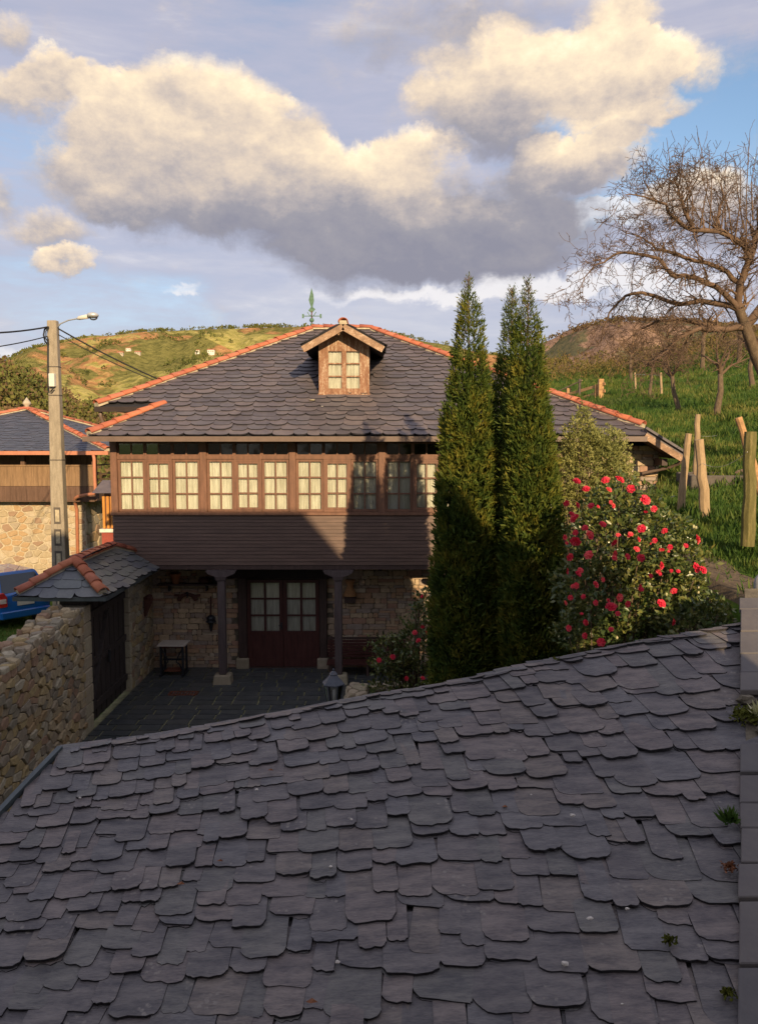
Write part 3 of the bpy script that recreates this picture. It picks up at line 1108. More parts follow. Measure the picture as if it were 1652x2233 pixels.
woodland('woodland', HN, 1700, 5.0, 'forest_brown', 21, .15, -.6, 1.4, 80, lf=.13)
woodland('evergreen_wood', HN, 420, 5.0, 'forest_olive', 22, .2, -.1, 1.7, 90, (.45, 1), lf=.14)
woodland('hillside_wood', HL, 1700, 5.0, 'forest_olive', 23, .35, .14, .9, 9, (.2, .85), lf=.5)
woodland('bracken_wood', HR, 1800, 4.2, 'forest_brown', 24, .3, .12, 1.0, 10, (0, .75), lf=.4)
woodland('scrub_wood', HM, 1500, 1.8, 'scrub', 25, .05, -.1, 1.0, 26, (0, .8), lf=.2)


# white farmhouses on the far hill
def farmhouse(px, py, w, h, body, label, roofm='terracotta', grp='farmhouses on the far hillside'):
    # find the hillside point seen there
    best = None
    for k in range(60):
        t = k / 59
        a = (px + 500) / 2000
        p = interp(HL, t, a)
        b_ = (p[2] - CAMZ) / p[1]
        e = abs(b_ - ray(px, py)[1])
        if best is None or e < best[0]: best = (e, p)
    p = best[1]
    k = p[1] / FPX
    W_, H_ = w * k, h * k
    o = thing('farmhouse', label, 'house', tuple(p), grp)
    x, y, z = p
    D_ = W_ * .6
    MB().box((x - W_ / 2, y - D_ / 2, z - 3), (x + W_ / 2, y + D_ / 2, z + H_)).build('wall', body, o)
    mb = MB()
    e = W_ * .05
    mb.prism([(x - W_ / 2 - e, y - D_ / 2 - e, z + H_), (x - W_ / 2 - e, y + D_ / 2 + e, z + H_), (x - W_ / 2 - e, y, z + H_ + D_ * .28)], (W_ + 2 * e, 0, 0))
    mb.build('roof', roofm, o)
    for q in (-.28, .05, .32):
        MB().box((x + q * W_ - W_ * .05, y - D_ / 2 - .15, z + H_ * .35), (x + q * W_ + W_ * .05, y - D_ / 2 + .1, z + H_ * .7)).build('window', 'dark_interior', o)


FH = [(262, 770, 13, 5, 'plaster_cream', 'low cream farmhouse, leftmost of the lit hamlet on the far hill'),
      (280, 766, 10, 6, 'plaster_white', 'small white farmhouse tucked into the middle of the far hillside hamlet'),
      (300, 770, 12, 5, 'plaster_cream', 'wide cream farmhouse at the right end of the far hillside hamlet'),
      (357, 770, 15, 9, 'plaster_cream', 'big two-storey cream farmhouse above the green pasture on the far hill'),
      (430, 769, 9, 6, 'plaster_white', 'white farmhouse left of a pair on the far green pasture'),
      (460, 768, 15, 7, 'plaster_white', 'brightest long white farmhouse on the far green pasture'),
      (455, 783, 9, 4, 'plaster_cream', 'small pale barn just below the long white farmhouse on the far hill'),
      (497, 796, 6, 5, 'plaster_white', 'tiny white house alone low on the far wooded slope'),
      (603, 757, 11, 7, 'plaster_white', 'white farmhouse beside the diagonal lane just above the slate roof hip'),
      (225, 777, 10, 4, 'plaster_cream', 'pale farmhouse on the far hill just right of the concrete pole')]
for f in FH: farmhouse(*f)

# ------------------------------------------------------------------ the big stone house
HT = .47
EV = (17.2, 5.6)


def roof_z(y): return EV[1] + HT * (y - EV[0])


def pz(py, Y): return CAMZ + ray(826, py)[1] * Y


def pxx(px, py, Y): return ray(px, py)[0] * Y


house = thing('stone_house', 'large stone house with glazed wooden gallery, dormer and slate hip roof', 'house', (0, 18.9, 0))
mb = MB()
mb.box((-5.95, 18.93, -.3), (6.28, 29.0, 5.3)); mb.box((-5.95, 19.35, 5.3), (4.6, 28.8, 6.15)); mb.box((3.99, 18.03, -.3), (6.3, 18.93, 5.38))
mb.build('wall', 'mortar_dark', house)
wallp = [o for o in COL.objects if o.name == 'wall'][-1] if False else None
# stones of the ground-floor wall (door opening left out)
DX0, DX1 = pxx(520, 1360, 18.85), pxx(713, 1360, 18.85)
NL = stonework(house, lambda u, v, d: Vector((u, 18.93 - d, v)), -5.5, 1.9, 0, 2.72, .24, .105, 'stone_house', gap=.006, h=.026, limit=290, laid=True,
               hole=lambda x, z: DX0 - .05 < x < DX1 + .05 and z < 2.5, key=lambda c: (c[1] > .9, -c[3]), name='stone')
# sunlit end wall by the downpipe
stonework(house, lambda u, v, d: Vector((u, 18.03 - d, v)), 4.6, 6.3, 3.0, 5.38, .28, .12, 'stone_house', gap=.007, h=.03, limit=120, laid=True, name='end_wall_stone')
stonework(house, lambda u, v, d: Vector((6.3 + d, u, v)), 18.05, 21.0, 3.6, 5.3, .34, .13, 'stone_house', gap=.010, h=.03, limit=0, name='side_wall_stone')
stonework(house, lambda u, v, d: Vector((u, 19.35 - d, v)), -5.95, -4.2, 5.35, 6.15, .30, .12, 'stone_house', gap=.008, h=.03, limit=60, laid=True, name='upper_wall_stone')

# roof planes
mb = MB()
E1 = Vector((-6.58, 18.7, 6.30)); RL = Vector((-1.98, 23.9, roof_z(23.9))); RR = Vector((-.22, 23.9, roof_z(23.9))); CR = Vector((5.8, 17.6, roof_z(17.6)))
G1 = Vector((-6.3, 17.2, 5.6)); G2 = Vector((-5.15, 18.7, 6.305))
dn = Vector((0, 0, -.09)); lo = Vector((0, 0, -.035))
mb.prism([p + lo for p in (G1, Vector((5.74, 17.2, 5.6)), CR, RR, RL, E1, G2)], dn)
mb.build('roof', 'roof_deck', house)
roofp = [o for o in house.children if o.name.startswith('roof')][-1]
ds = Vector((0, 1, HT)).normalized()
surf = plane_surf((0, 17.2, 5.6), (1, 0, 0), ds)
cs_ = ds.y


def house_xr(s):
    y = 17.2 + (s + .12) * cs_
    if y < 18.7: a = -6.3 + (y - 17.2) * (1.15 / 1.5)
    else: a = -6.58 + (y - 18.7) * (4.6 / 5.2)
    b_ = 5.76 if y < 17.6 else 5.8 - (y - 17.6) * (6.02 / 6.3)
    return a, b_


smax = (23.9 - 17.2) / cs_


def in_dormer(u, s):
    y = 17.2 + s * cs_
    return not (-1.36 < u < -.34 and 19.45 < y < 21.6)


slate_roof(roofp, surf, [-.04 + .262 * k for k in range(int(smax / .262) + 1)], .40, 'slate_house', house_xr, .262, .026, .022, rr=(.34, .34), limit=295,
           jitter=.12, order=lambda it: it[1], inside=in_dormer, wvar=.36, chip=.012)
mb = MB()   # right and left slopes and the back one
mb.prism([RR, CR, Vector((5.8, 30.2, 5.79))], dn); mb.hexa([p + dn for p in (Vector((5.76, 17.22, 5.74)), Vector((6.56, 17.22, 5.25)), Vector((6.56, 30.2, 5.25)), Vector((5.76, 30.2, 5.80)))] + [Vector((5.76, 17.22, 5.74)), Vector((6.56, 17.22, 5.25)), Vector((6.56, 30.2, 5.25)), Vector((5.76, 30.2, 5.80))])
mb.build('side_roof', 'slate_house', house)
mb = MB()
mb.prism([RL, E1, Vector((-6.58, 29.1, 6.3))], dn)
mb.prism([RL + Vector((0, .01, 0)), RR + Vector((0, .01, 0)), Vector((5.8, 30.2, 5.79)), Vector((-6.58, 29.1, 6.3))], dn)
mb.build('back_roof', 'slate_house', house)
RT = ridge_tile_mesh()
ridge_run(roofp, E1 + Vector((0, 0, .03)), RL + Vector((0, 0, .04)), RT, .36)
ridge_run(roofp, CR + Vector((0, 0, .03)), RR + Vector((0, 0, .04)), RT, .36)
ridge_run(roofp, RL + Vector((0, 0, .06)), RR + Vector((0, 0, .06)), RT, .36)
ridge_run(roofp, G1 + Vector((.05, .05, .05)), G2 + Vector((.1, .1, .05)), RT, .36)
# eaves: gutters, fascias, soffits
MB().box((-6.32, 17.06, 5.475), (5.72, 17.17, 5.585)).build('gutter', 'gutter_brown', house)
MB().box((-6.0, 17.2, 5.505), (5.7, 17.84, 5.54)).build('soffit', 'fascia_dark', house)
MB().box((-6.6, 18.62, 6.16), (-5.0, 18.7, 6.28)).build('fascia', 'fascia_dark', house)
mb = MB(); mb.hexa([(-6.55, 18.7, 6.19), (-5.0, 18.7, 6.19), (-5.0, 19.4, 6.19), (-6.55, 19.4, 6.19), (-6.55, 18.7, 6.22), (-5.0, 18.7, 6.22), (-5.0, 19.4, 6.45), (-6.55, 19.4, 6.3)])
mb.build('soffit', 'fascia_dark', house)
mb = MB(); mb.tube([(-6.5, 18.72, 6.2), (-6.5, 18.75, 6.05), (-6.35, 18.95, 5.5), (-6.32, 19.0, 4.6)], .045, 7); mb.build('downpipe', 'gutter_brown', house, smooth=True)
# rake of the right slope with barge board
mb = MB(); mb.bar((5.72, 17.24, 5.60), (6.54, 17.24, 5.10), .05, .13); mb.build('barge_board', 'wood_barge', house)
mb = MB(); mb.bar((5.72, 17.20, 5.77), (6.62, 17.20, 5.225), .10, .05); mb.build('roof_edge', 'slate_house', house)
mb = MB(); mb.bar((5.70, 17.62, 5.60), (6.50, 17.62, 5.11), .70, .03); mb.build('rake_soffit', 'wood_dark', house)
MB().box((6.20, 17.5, 4.95), (6.32, 18.1, 5.10)).build('roof_bracket', 'wood_dark', house)
mb = MB(); mb.tube([(6.62, 17.2, 5.15), (6.62, 30, 5.15)], .055, 8); mb.build('side_gutter', 'gutter_brown', house, smooth=True)
mb = MB(); mb.tube([(6.60, 17.4, 5.12), (6.58, 17.5, 5.0), (6.45, 17.7, 4.90), (5.8, 17.9, 4.74), (5.5, 17.93, 4.60), (5.4, 17.93, 4.2)], .038, 8); mb.build('downpipe', 'gutter_brown', house, smooth=True)

# gallery
GY = 17.8
bays = [-5.98 + 1.99 * k for k in range(6)]
Z_T1, Z_T0 = 5.46, 5.155       # transom panes
Z_R0 = 5.085                    # top of sashes
Z_S0 = 3.945                    # bottom of sashes
GX1 = bays[-1] + .15
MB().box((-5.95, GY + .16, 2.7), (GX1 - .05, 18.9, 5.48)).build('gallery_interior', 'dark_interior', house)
for k, x in enumerate(bays):
    MB().box((x, GY - .05, Z_S0 - .07), (x + .15, GY + .1, 5.5)).build('gallery_post', 'wood_window', house, bevel=.006)
MB().box((bays[0], GY - .09, 3.83), (GX1, GY + .09, 3.90)).build('sill', 'wood_window', house, bevel=.006)
MB().box((bays[0] + .15, GY - .02, Z_T0 - .07), (GX1, GY + .08, Z_T0)).build('transom_rail', 'wood_window', house)
zb = 2.70; nb = 14; bh = (3.825 - zb) / nb
for k in range(nb):
    z = zb + k * bh
    mb = MB(); y0 = GY - .035 + rnd.random() * .004
    mb.hexa([(bays[0] + .02, y0 - .012, z + .003), (GX1 - .02, y0 - .012, z + .003), (GX1 - .02, y0 + .05, z + .003), (bays[0] + .02, y0 + .05, z + .003),
             (bays[0] + .02, y0, z + bh - .003), (GX1 - .02, y0, z + bh - .003), (GX1 - .02, y0 + .05, z + bh - .003), (bays[0] + .02, y0 + .05, z + bh - .003)])
    mb.build('board', 'wood_board', house)
MB().box((bays[0], GY - .03, 2.60), (GX1, GY + .15, 2.695)).build('gallery_beam', 'wood_dark', house)
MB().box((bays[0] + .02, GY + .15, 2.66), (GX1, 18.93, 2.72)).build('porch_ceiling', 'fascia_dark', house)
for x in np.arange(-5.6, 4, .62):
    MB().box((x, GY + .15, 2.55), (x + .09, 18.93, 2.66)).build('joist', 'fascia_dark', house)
# left flank of the gallery: boards and a small window
MB().box((-5.97, GY + .1, 2.70), (-5.93, 18.95, 5.48)).build('gallery_side', 'wood_board', house)


def window(parent, x0, x1, z0, z1, y, cols, rows, st=.05, mun=.032, mat='wood_window', fr=.05, curtain=True, open_=0, nm='window', dark=False):
    mb = MB()
    mb.box((x0, y - fr / 2, z0), (x0 + st, y + fr / 2, z1)); mb.box((x1 - st, y - fr / 2, z0), (x1, y + fr / 2, z1))
    mb.box((x0 + st, y - fr / 2, z0), (x1 - st, y + fr / 2, z0 + st)); mb.box((x0 + st, y - fr / 2, z1 - st), (x1 - st, y + fr / 2, z1))
    w = mb.build(nm, mat, parent)
    ix0, ix1, iz0, iz1 = x0 + st, x1 - st, z0 + st, z1 - st
    pw, ph = (ix1 - ix0 - mun * (cols - 1)) / cols, (iz1 - iz0 - mun * (rows - 1)) / rows
    for c in range(1, cols):
        xx = ix0 + c * pw + (c - 1) * mun
        MB().box((xx, y - fr * .35, iz0), (xx + mun, y + fr * .3, iz1)).build('muntin', mat, w)
    for r in range(1, rows):
        zz = iz0 + r * ph + (r - 1) * mun
        MB().box((ix0, y - fr * .3, zz), (ix1, y + fr * .3 - .003, zz + mun)).build('muntin', mat, w)
    for c in range(cols):
        for r in range(rows):
            a, b_ = ix0 + c * (pw + mun), iz0 + r * (ph + mun)
            tl = (rnd.random() - .5) * .006
            MB().hexa([(a, y - .004 + tl, b_), (a + pw, y - .004, b_), (a + pw, y, b_), (a, y + tl, b_), (a, y - .004 + tl, b_ + ph), (a + pw, y - .004 - tl, b_ + ph), (a + pw, y - tl, b_ + ph), (a, y + tl, b_ + ph)]).build('pane', 'pane_glass', w)
    if curtain:
        mb = MB(); n = 26; vs = []; fs = []
        for i in range(n + 1):
            xx = ix0 - .01 + (ix1 - ix0 + .02) * i / n
            d = .012 * math.sin(i * 1.9 + x0 * 7) + .008 * rnd.random()
            vs += [(xx, y + .055 + d, iz0 - .01), (xx, y + .055 + d * .7, iz1 + .01)]
        for i in range(n): fs.append((2 * i, 2 * i + 2, 2 * i + 3, 2 * i + 1))
        mb.add(vs, fs); mb.build('curtain', 'curtain', w, smooth=True, fixn=False)
    return w


for k in range(5):
    a = bays[k] + .15; b_ = bays[k + 1]
    w3 = (b_ - a) / 3
    for j in range(3):
        x0, x1 = a + j * w3, a + (j + 1) * w3
        window(house, x0 + .002, x1 - .002, Z_T0, Z_T1, GY + .03, 2, 1, .032, .03, curtain=False, nm='transom_window')
        window(house, x0 + .002, x1 - .002, Z_S0 - .07 + .03, Z_T0 - .073, GY + .035, 2, 3, .055, .032, nm='window') if j != 1 else None
        if j == 1:
            mb = MB(); mb.box((x0 + .002, GY - .03, Z_S0 - .04), (x0 + .045, GY + .06, Z_T0 - .073)); mb.box((x1 - .045, GY - .03, Z_S0 - .04), (x1 - .002, GY + .06, Z_T0 - .073))
            mb.box((x0 + .045, GY - .03, Z_T0 - .125), (x1 - .045, GY + .06, Z_T0 - .073))
            mb.box((x0 + .045, GY - .03, Z_S0 - .04), (x1 - .045, GY + .06, Z_S0 + .01)); mb.build('casement_frame', 'wood_window', house)
            window(house, x0 + .047, x1 - .047, Z_S0 + .012, Z_T0 - .127, GY + .0, 2, 3, .045, .032, nm='window')
    if k < 5:
        pass

# porch posts on stone blocks
for px in (485, 738, 991, 1160):
    x = pxx(px, 1350, 17.7)
    mb = MB()
    mb.box((x - .085, 17.6, .22), (x + .085, 17.77, 2.38))
    mb.build('porch_post', 'wood_post', house, bevel=.02)
    mb = MB(); mb.hexa([(x - .10, 17.58, 2.38), (x + .10, 17.58, 2.38), (x + .10, 17.79, 2.38), (x - .10, 17.79, 2.38), (x - .13, 17.56, 2.47), (x + .13, 17.56, 2.47), (x + .13, 17.81, 2.47), (x - .13, 17.81, 2.47)])
    mb.prism([(x - .34, 17.6, 2.595), (x - .30, 17.6, 2.53), (x - .16, 17.6, 2.47), (x + .16, 17.6, 2.47), (x + .30, 17.6, 2.53), (x + .34, 17.6, 2.595)], (0, .17, 0))
    mb.build('post_bracket', 'wood_post', house)
    mb = MB(); mb.hexa([(x - .21, 17.5, 0), (x + .21, 17.5, 0), (x + .21, 17.86, 0), (x - .21, 17.86, 0), (x - .185, 17.53, .22), (x + .185, 17.53, .22), (x + .185, 17.84, .22), (x - .185, 17.84, .22)])
    mb.build('post_base', 'stone_dressed', house, bevel=.02)

# double door
DY = 18.86
d0, d1 = pxx(539, 1360, DY), pxx(697, 1360, DY)
dz1 = pz(1262, DY)
for (a, b_) in ((DX0, d0), (d1, DX1)):
    MB().box((a, DY - .04, .27), (b_, DY + .12, dz1 + .02)).build('door_post', 'wood_dark', house, bevel=.01)
    MB().box((a - .06, DY - .10, 0), (b_ + .04, DY + .10, .27)).build('post_base', 'stone_dressed', house, bevel=.02)
MB().box((DX0 - .25, DY - .06, dz1 + .02), (DX1 + .25, DY + .12, 2.55)).build('lintel', 'fascia_dark', house)
MB().box((d0, DY - .02, 0), (d1, DY + .1, .05)).build('threshold', 'wood_dark', house)
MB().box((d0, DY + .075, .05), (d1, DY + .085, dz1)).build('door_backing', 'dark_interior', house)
mid = (d0 + d1) / 2
zs = pz(1378, DY)
for i, (a, b_) in enumerate(((d0 + .012, mid - .006), (mid + .006, d1 - .012))):
    mb = MB()
    st = .085
    mb.box((a, DY - .025, .06), (a + st, DY + .025, dz1 - .012)); mb.box((b_ - st, DY - .025, .06), (b_, DY + .025, dz1 - .012))
    mb.box((a + st, DY - .025, dz1 - .09), (b_ - st, DY + .025, dz1 - .012)); mb.box((a + st, DY - .025, zs - .06), (b_ - st, DY + .025, zs + .03))
    mb.box((a + st, DY - .025, .06), (b_ - st, DY + .025, .24)); mb.box((a + st, DY - .008, .24), (b_ - st, DY + .012, zs - .06))
    dr = mb.build('door', 'wood_door', house)
    x0, x1, z0, z1 = a + st, b_ - st, zs + .03, dz1 - .09
    pw, ph = (x1 - x0 - .05) / 2, (z1 - z0 - .08) / 3
    MB().box((x0 + pw, DY - .022, z0), (x0 + pw + .05, DY + .02, z1)).build('muntin', 'wood_door', dr)
    for r in (1, 2): MB().box((x0, DY - .018, z0 + r * ph + (r - 1) * .04), (x1, DY + .017, z0 + r * ph + r * .04)).build('muntin', 'wood_door', dr)
    for c in (0, 1):
        for r in range(3):
            MB().box((x0 + c * (pw + .05), DY - .004, z0 + r * (ph + .04)), (x0 + c * (pw + .05) + pw, DY, z0 + r * (ph + .04) + ph)).build('pane', 'pane_glass', dr)
    mb = MB(); vs = []; fs = []
    for q in range(31):
        xx = x0 + (x1 - x0) * q / 30; d = .010 * math.sin(q * 2.1) + .006 * rnd.random()
        vs += [(xx, DY + .045 + d, z0 - .01), (xx, DY + .045 + d * .6, z1 + .01)]
    for q in range(30): fs.append((2 * q, 2 * q + 2, 2 * q + 3, 2 * q + 1))
    mb.add(vs, fs); mb.build('curtain', 'curtain', dr, smooth=True, fixn=False)
    if i == 0:
        mb = MB(); mb.box((b_ - .05, DY - .045, .98), (b_ - .015, DY - .026, 1.14)); mb.tube([(b_ - .032, DY - .045, 1.08), (b_ - .032, DY - .08, 1.08), (b_ - .10, DY - .08, 1.075)], .010, 6)
        mb.build('handle', 'black_iron', dr)
# dark doorway at the right end of the porch
MB().box((1.62, 18.80, 0), (2.5, 18.90, 2.4)).build('side_door', 'fascia_dark', house)

# dormer
dmY = 19.3
dxL, dxR = pxx(695, 800, dmY), pxx(805, 800, dmY)
dzB = pz(861, dmY)
dmx = (dxL + dxR) / 2
zap = pz(703, dmY - .35); zev = pz(752, dmY - .35)
exL, exR = pxx(659, 755, dmY - .35), pxx(837, 755, dmY - .35)
sl = (zap - zev) / ((exR - exL) / 2)
wt_top = zap - .12 - sl * (dmx - dxL)
# front wall pieces round the window
mb = MB()
wz0, wz1 = pz(852, dmY), pz(761, dmY)
wx0, wx1 = pxx(711, 800, dmY), pxx(789, 800, dmY)
mb.box((dxL, dmY, dzB - .1), (wx0, dmY + .08, wt_top)); mb.box((wx1, dmY, dzB - .1), (dxR, dmY + .08, wt_top))
mb.box((wx0, dmY, dzB - .1), (wx1, dmY + .08, wz0)); mb.box((wx0, dmY, wz1), (wx1, dmY + .08, wt_top))
mb.prism([(dxL, dmY, wt_top), (dxR, dmY, wt_top), (dmx, dmY, zap - .10)], (0, .08, 0))
dorm = mb.build('dormer', 'wood_dormer', house)
for x in (dxL, dxR - .06):
    yb = 17.2 + (wt_top - 5.6) / HT
    mb = MB(); mb.prism([(x, dmY + .08, dzB - .05), (x, dmY + .08, wt_top), (x, yb, wt_top)], (.06, 0, 0)); mb.build('cheek', 'wood_dark', dorm)
yr = 17.2 + (zap - 5.6) / HT
for sgn, ex in ((-1, exL), (1, exR)):
    mb = MB()
    f = dmY - .42
    ye = 17.2 + (zev - 5.6) / HT
    A, B_ = Vector((dmx, f, zap)), Vector((ex, f, zev))
    C_, D_ = Vector((ex, ye, zev)), Vector((dmx, yr, zap))
    mb.prism([A, B_, C_, D_], (0, 0, -.05)); mb.build('dormer_roof', 'roof_deck', dorm)
    du = Vector((0, -1, 0)) if sgn < 0 else Vector((0, 1, 0))
    dss = (A - B_).normalized()
    o_ = B_ if sgn > 0 else B_
    sf = plane_surf(B_ + Vector((0, 0, .012)), du, dss)
    Ls = (A - B_).length
    xrf = (lambda s, sgn=sgn: ((-(ye - f) - (yr - ye) * max(0, s) / Ls, .02) if sgn < 0 else (-.02, (ye - f) + (yr - ye) * max(0, s) / Ls)))
    slate_roof(dorm, sf, [-.03 + .25 * k for k in range(int(Ls / .25))], .36, 'slate_house', lambda s, xrf=xrf, Ls=Ls: xrf(s) if s < Ls - .12 else (0, 0), .25, .018, .012, rr=(.2, .2), limit=60)
    mb = MB(); mb.bar(A + Vector((0, -.03, -.115)), B_ + Vector((-.02 * sgn, -.03, -.115)), .06, .15, (0, 0, 1)); mb.build('barge_board', 'wood_barge', dorm)
ridge_run(dorm, (dmx, dmY - .45, zap + .0), (dmx, yr, zap + .0), RT, .36)
pw_ = (wx1 - wx0)
for (a, b_) in ((wx0, (wx0 + wx1) / 2), ((wx0 + wx1) / 2, wx1)):
    mb = MB(); st = .055; y = dmY + .03
    mb.box((a, y - .03, wz0), (a + st, y + .03, wz1)); mb.box((b_ - st, y - .03, wz0), (b_, y + .03, wz1)); mb.box((a + st, y - .03, wz0), (b_ - st, y + .03, wz0 + .06)); mb.box((a + st, y - .03, wz1 - .05), (b_ - st, y + .03, wz1))
    ph = (wz1 - wz0 - .11 - .06) / 3
    for r in (1, 2): mb.box((a + st, y - .02, wz0 + .06 + r * ph + (r - 1) * .03), (b_ - st, y + .02, wz0 + .06 + r * ph + r * .03))
    mb.build('casement', 'wood_dormer', dorm)
    for r in range(3): MB().box((a + st, y - .004, wz0 + .06 + r * (ph + .03)), (b_ - st, y, wz0 + .06 + r * (ph + .03) + ph)).build('pane', 'pane_glass', dorm)
    mb = MB(); vs = []; fs = []
    for q in range(17):
        xx = a + .03 + (b_ - a - .06) * q / 16; d = .014 * math.sin(q * 1.7) + .006 * rnd.random()
        vs += [(xx, y + .045 + d, wz0 + .03), (xx, y + .045 + d * .6, wz1 - .02)]
    for q in range(16): fs.append((2 * q, 2 * q + 2, 2 * q + 3, 2 * q + 1))
    mb.add(vs, fs); mb.build('curtain', 'curtain', dorm, smooth=True, fixn=False)
MB().box((dxL - .02, dmY - .05, dzB - .04), (dxR + .02, dmY + .02, dzB + .03)).build('dormer_sill', 'wood_dormer', dorm)
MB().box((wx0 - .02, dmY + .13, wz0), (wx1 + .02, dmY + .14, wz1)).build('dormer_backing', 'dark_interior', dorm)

# weathervane
wv = thing('weathervane', 'green corroded copper weathervane finial at the left end of the roof ridge', 'weathervane', tuple(RL))
x, y, z = RL
mb = MB(); mb.tube([(x, y, z + .05), (x, y, z + .55)], .018, 6); mb.build('rod', 'rust', wv)
mb = MB(); mb.sphere((x, y, z + .28), .07, 8, 5); mb.sphere((x, y, z + .16), .045, 8, 5); mb.build('ball', 'verdigris', wv, smooth=True)
mb = MB()
for dx_ in (-1, 1):
    mb.bar((x, y, z + .40), (x + dx_ * .26, y, z + .40), .02, .022)
    mb.box((x + dx_ * .26 - .02, y - .02, z + .34), (x + dx_ * .26 + .03, y + .02, z + .46))
    mb.bar((x, y, z + .40), (x, y + dx_ * .24, z + .40), .02, .022)
    mb.bar((x + dx_ * .05, y, z + .40), (x + dx_ * .13, y, z + .52), .02, .02)
mb.build('compass_arms', 'verdigris', wv)
mb = MB(); mb.prism([(x - .02, y - .01, z + .5), (x - .10, y - .01, z + .56), (x - .02, y - .01, z + .66), (x - .085, y - .01, z + .86), (x - .04, y - .01, z + 1.05), (x + .0, y - .01, z + 1.22), (x + .055, y - .01, z + 1.02), (x + .07, y - .01, z + .84), (x + .03, y - .01, z + .66), (x + .11, y - .01, z + .60), (x + .02, y - .01, z + .5)], (0, .02, 0)); mb.build('vane', 'verdigris', wv)
# ------------------------------------------------------------------ the building the view is taken from (it throws the big shadow)
hb = thing('farmhouse_annexe', 'tall stone house with a hipped slate roof that shades the annexe roof and courtyard', 'house', (0, -4.2, 0))
MB().box((-10, -7.4, -.3), (5.7, -1.0, 7.15)).build('wall', 'mortar', hb)
mb = MB()
rx, rz = 4.6, 11.56
mb.add([(-10.5, -.4, 7.2), (6.1, -.4, 7.2), (6.1, -8.0, 7.2), (-10.5, -8.0, 7.2), (-7.4, -4.2, rz), (rx, -4.2, rz)],
       [(0, 1, 5, 4), (1, 2, 5), (2, 3, 4, 5), (3, 0, 4), (0, 3, 2, 1)])
mb.build('roof', 'slate_house', hb)
for x in (-6.5, -3, .4, 3.6):
    window(hb, x - .5, x + .5, 4.2, 5.4, -1.0 - .0 + .03, 2, 3, .06, .03) if x != .4 else None

# ------------------------------------------------------------------ annexe with the slate roof in the foreground
ax_ = thing('slate_annexe', 'low stone outbuilding under a warped purple-grey slate roof filling the foreground', 'outbuilding', (.5, 6, 0))


def g_(u): return -.15 + .157 * u


def Fp(u): return Vector((u, 6.4 + .2576 * (u + 2.55), 2.98 + .1127 * (u + 2.55)))


def Np(u):
    x = u + g_(u)
    return Vector((x, 4.1 - .051 * (x + 2.08), 2.32 + .038 * (x + 2.08)))


def fs_(u, t):
    p = Np(u).lerp(Fp(u), t)
    # old rafters: the surface undulates
    p.z += .022 * math.sin(u * 1.7 + 1.0) * math.sin(t * 3.1 + u * .4) + noise.noise(Vector((u * 1.1, t * 3, 3))) * .020
    p.z -= t * (.035 + .045 * math.sin(math.pi * min(1, max(0, (u + 2.55) / 6.2))))
    return p


def xv(t): return 1.9 + (3.72 - 1.9) * t


def uright(t): return (xv(t) + .15 * (1 - t)) / (1 + .157 * (1 - t))


NROW = 16.0
TMIN = -.42
V = []; F = []
us = np.linspace(-2.57, 4.0, 34); ts = np.linspace(TMIN, 1.0, 26)
for t in ts:
    for u in us:
        uu = min(u, uright(t) + .12)
        p = fs_(uu, t); V.append((p.x, p.y, p.z - .025))
n = len(us)
for j in range(len(ts) - 1):
    for i in range(n - 1): F.append((j * n + i, j * n + i + 1, (j + 1) * n + i + 1, (j + 1) * n + i))
aroof = fast('roof', V, F, 'slate_near', ax_, smooth=True)
# far slope behind the ridge
mb = MB(); vs = []; fs = []
uu = np.linspace(-2.55, 3.95, 24)
for u in uu:
    p = fs_(u, 1.0); vs += [tuple(p + Vector((0, 0, -.02))), tuple(p + Vector((-.25, 1.0, -.85)))]
for i in range(len(uu) - 1): fs.append((2 * i, 2 * i + 2, 2 * i + 3, 2 * i + 1))
mb.add(vs, fs); mb.build('far_slope', 'slate_near', ax_, smooth=True)
# walls
bl, br, fl, fr_ = fs_(-2.5, TMIN), fs_(uright(TMIN), TMIN), fs_(-2.5, 1), fs_(3.9, 1)
mb = MB()
q = [bl + Vector((.12, .1, -.12)), br + Vector((.1, .1, -.12)), fr_ + Vector((.1, .5, -.55)), fl + Vector((.12, .5, -.55))]
mb.hexa([(p.x, p.y, -.3) for p in q] + q); mb.build('wall', 'mortar_dark', ax_)
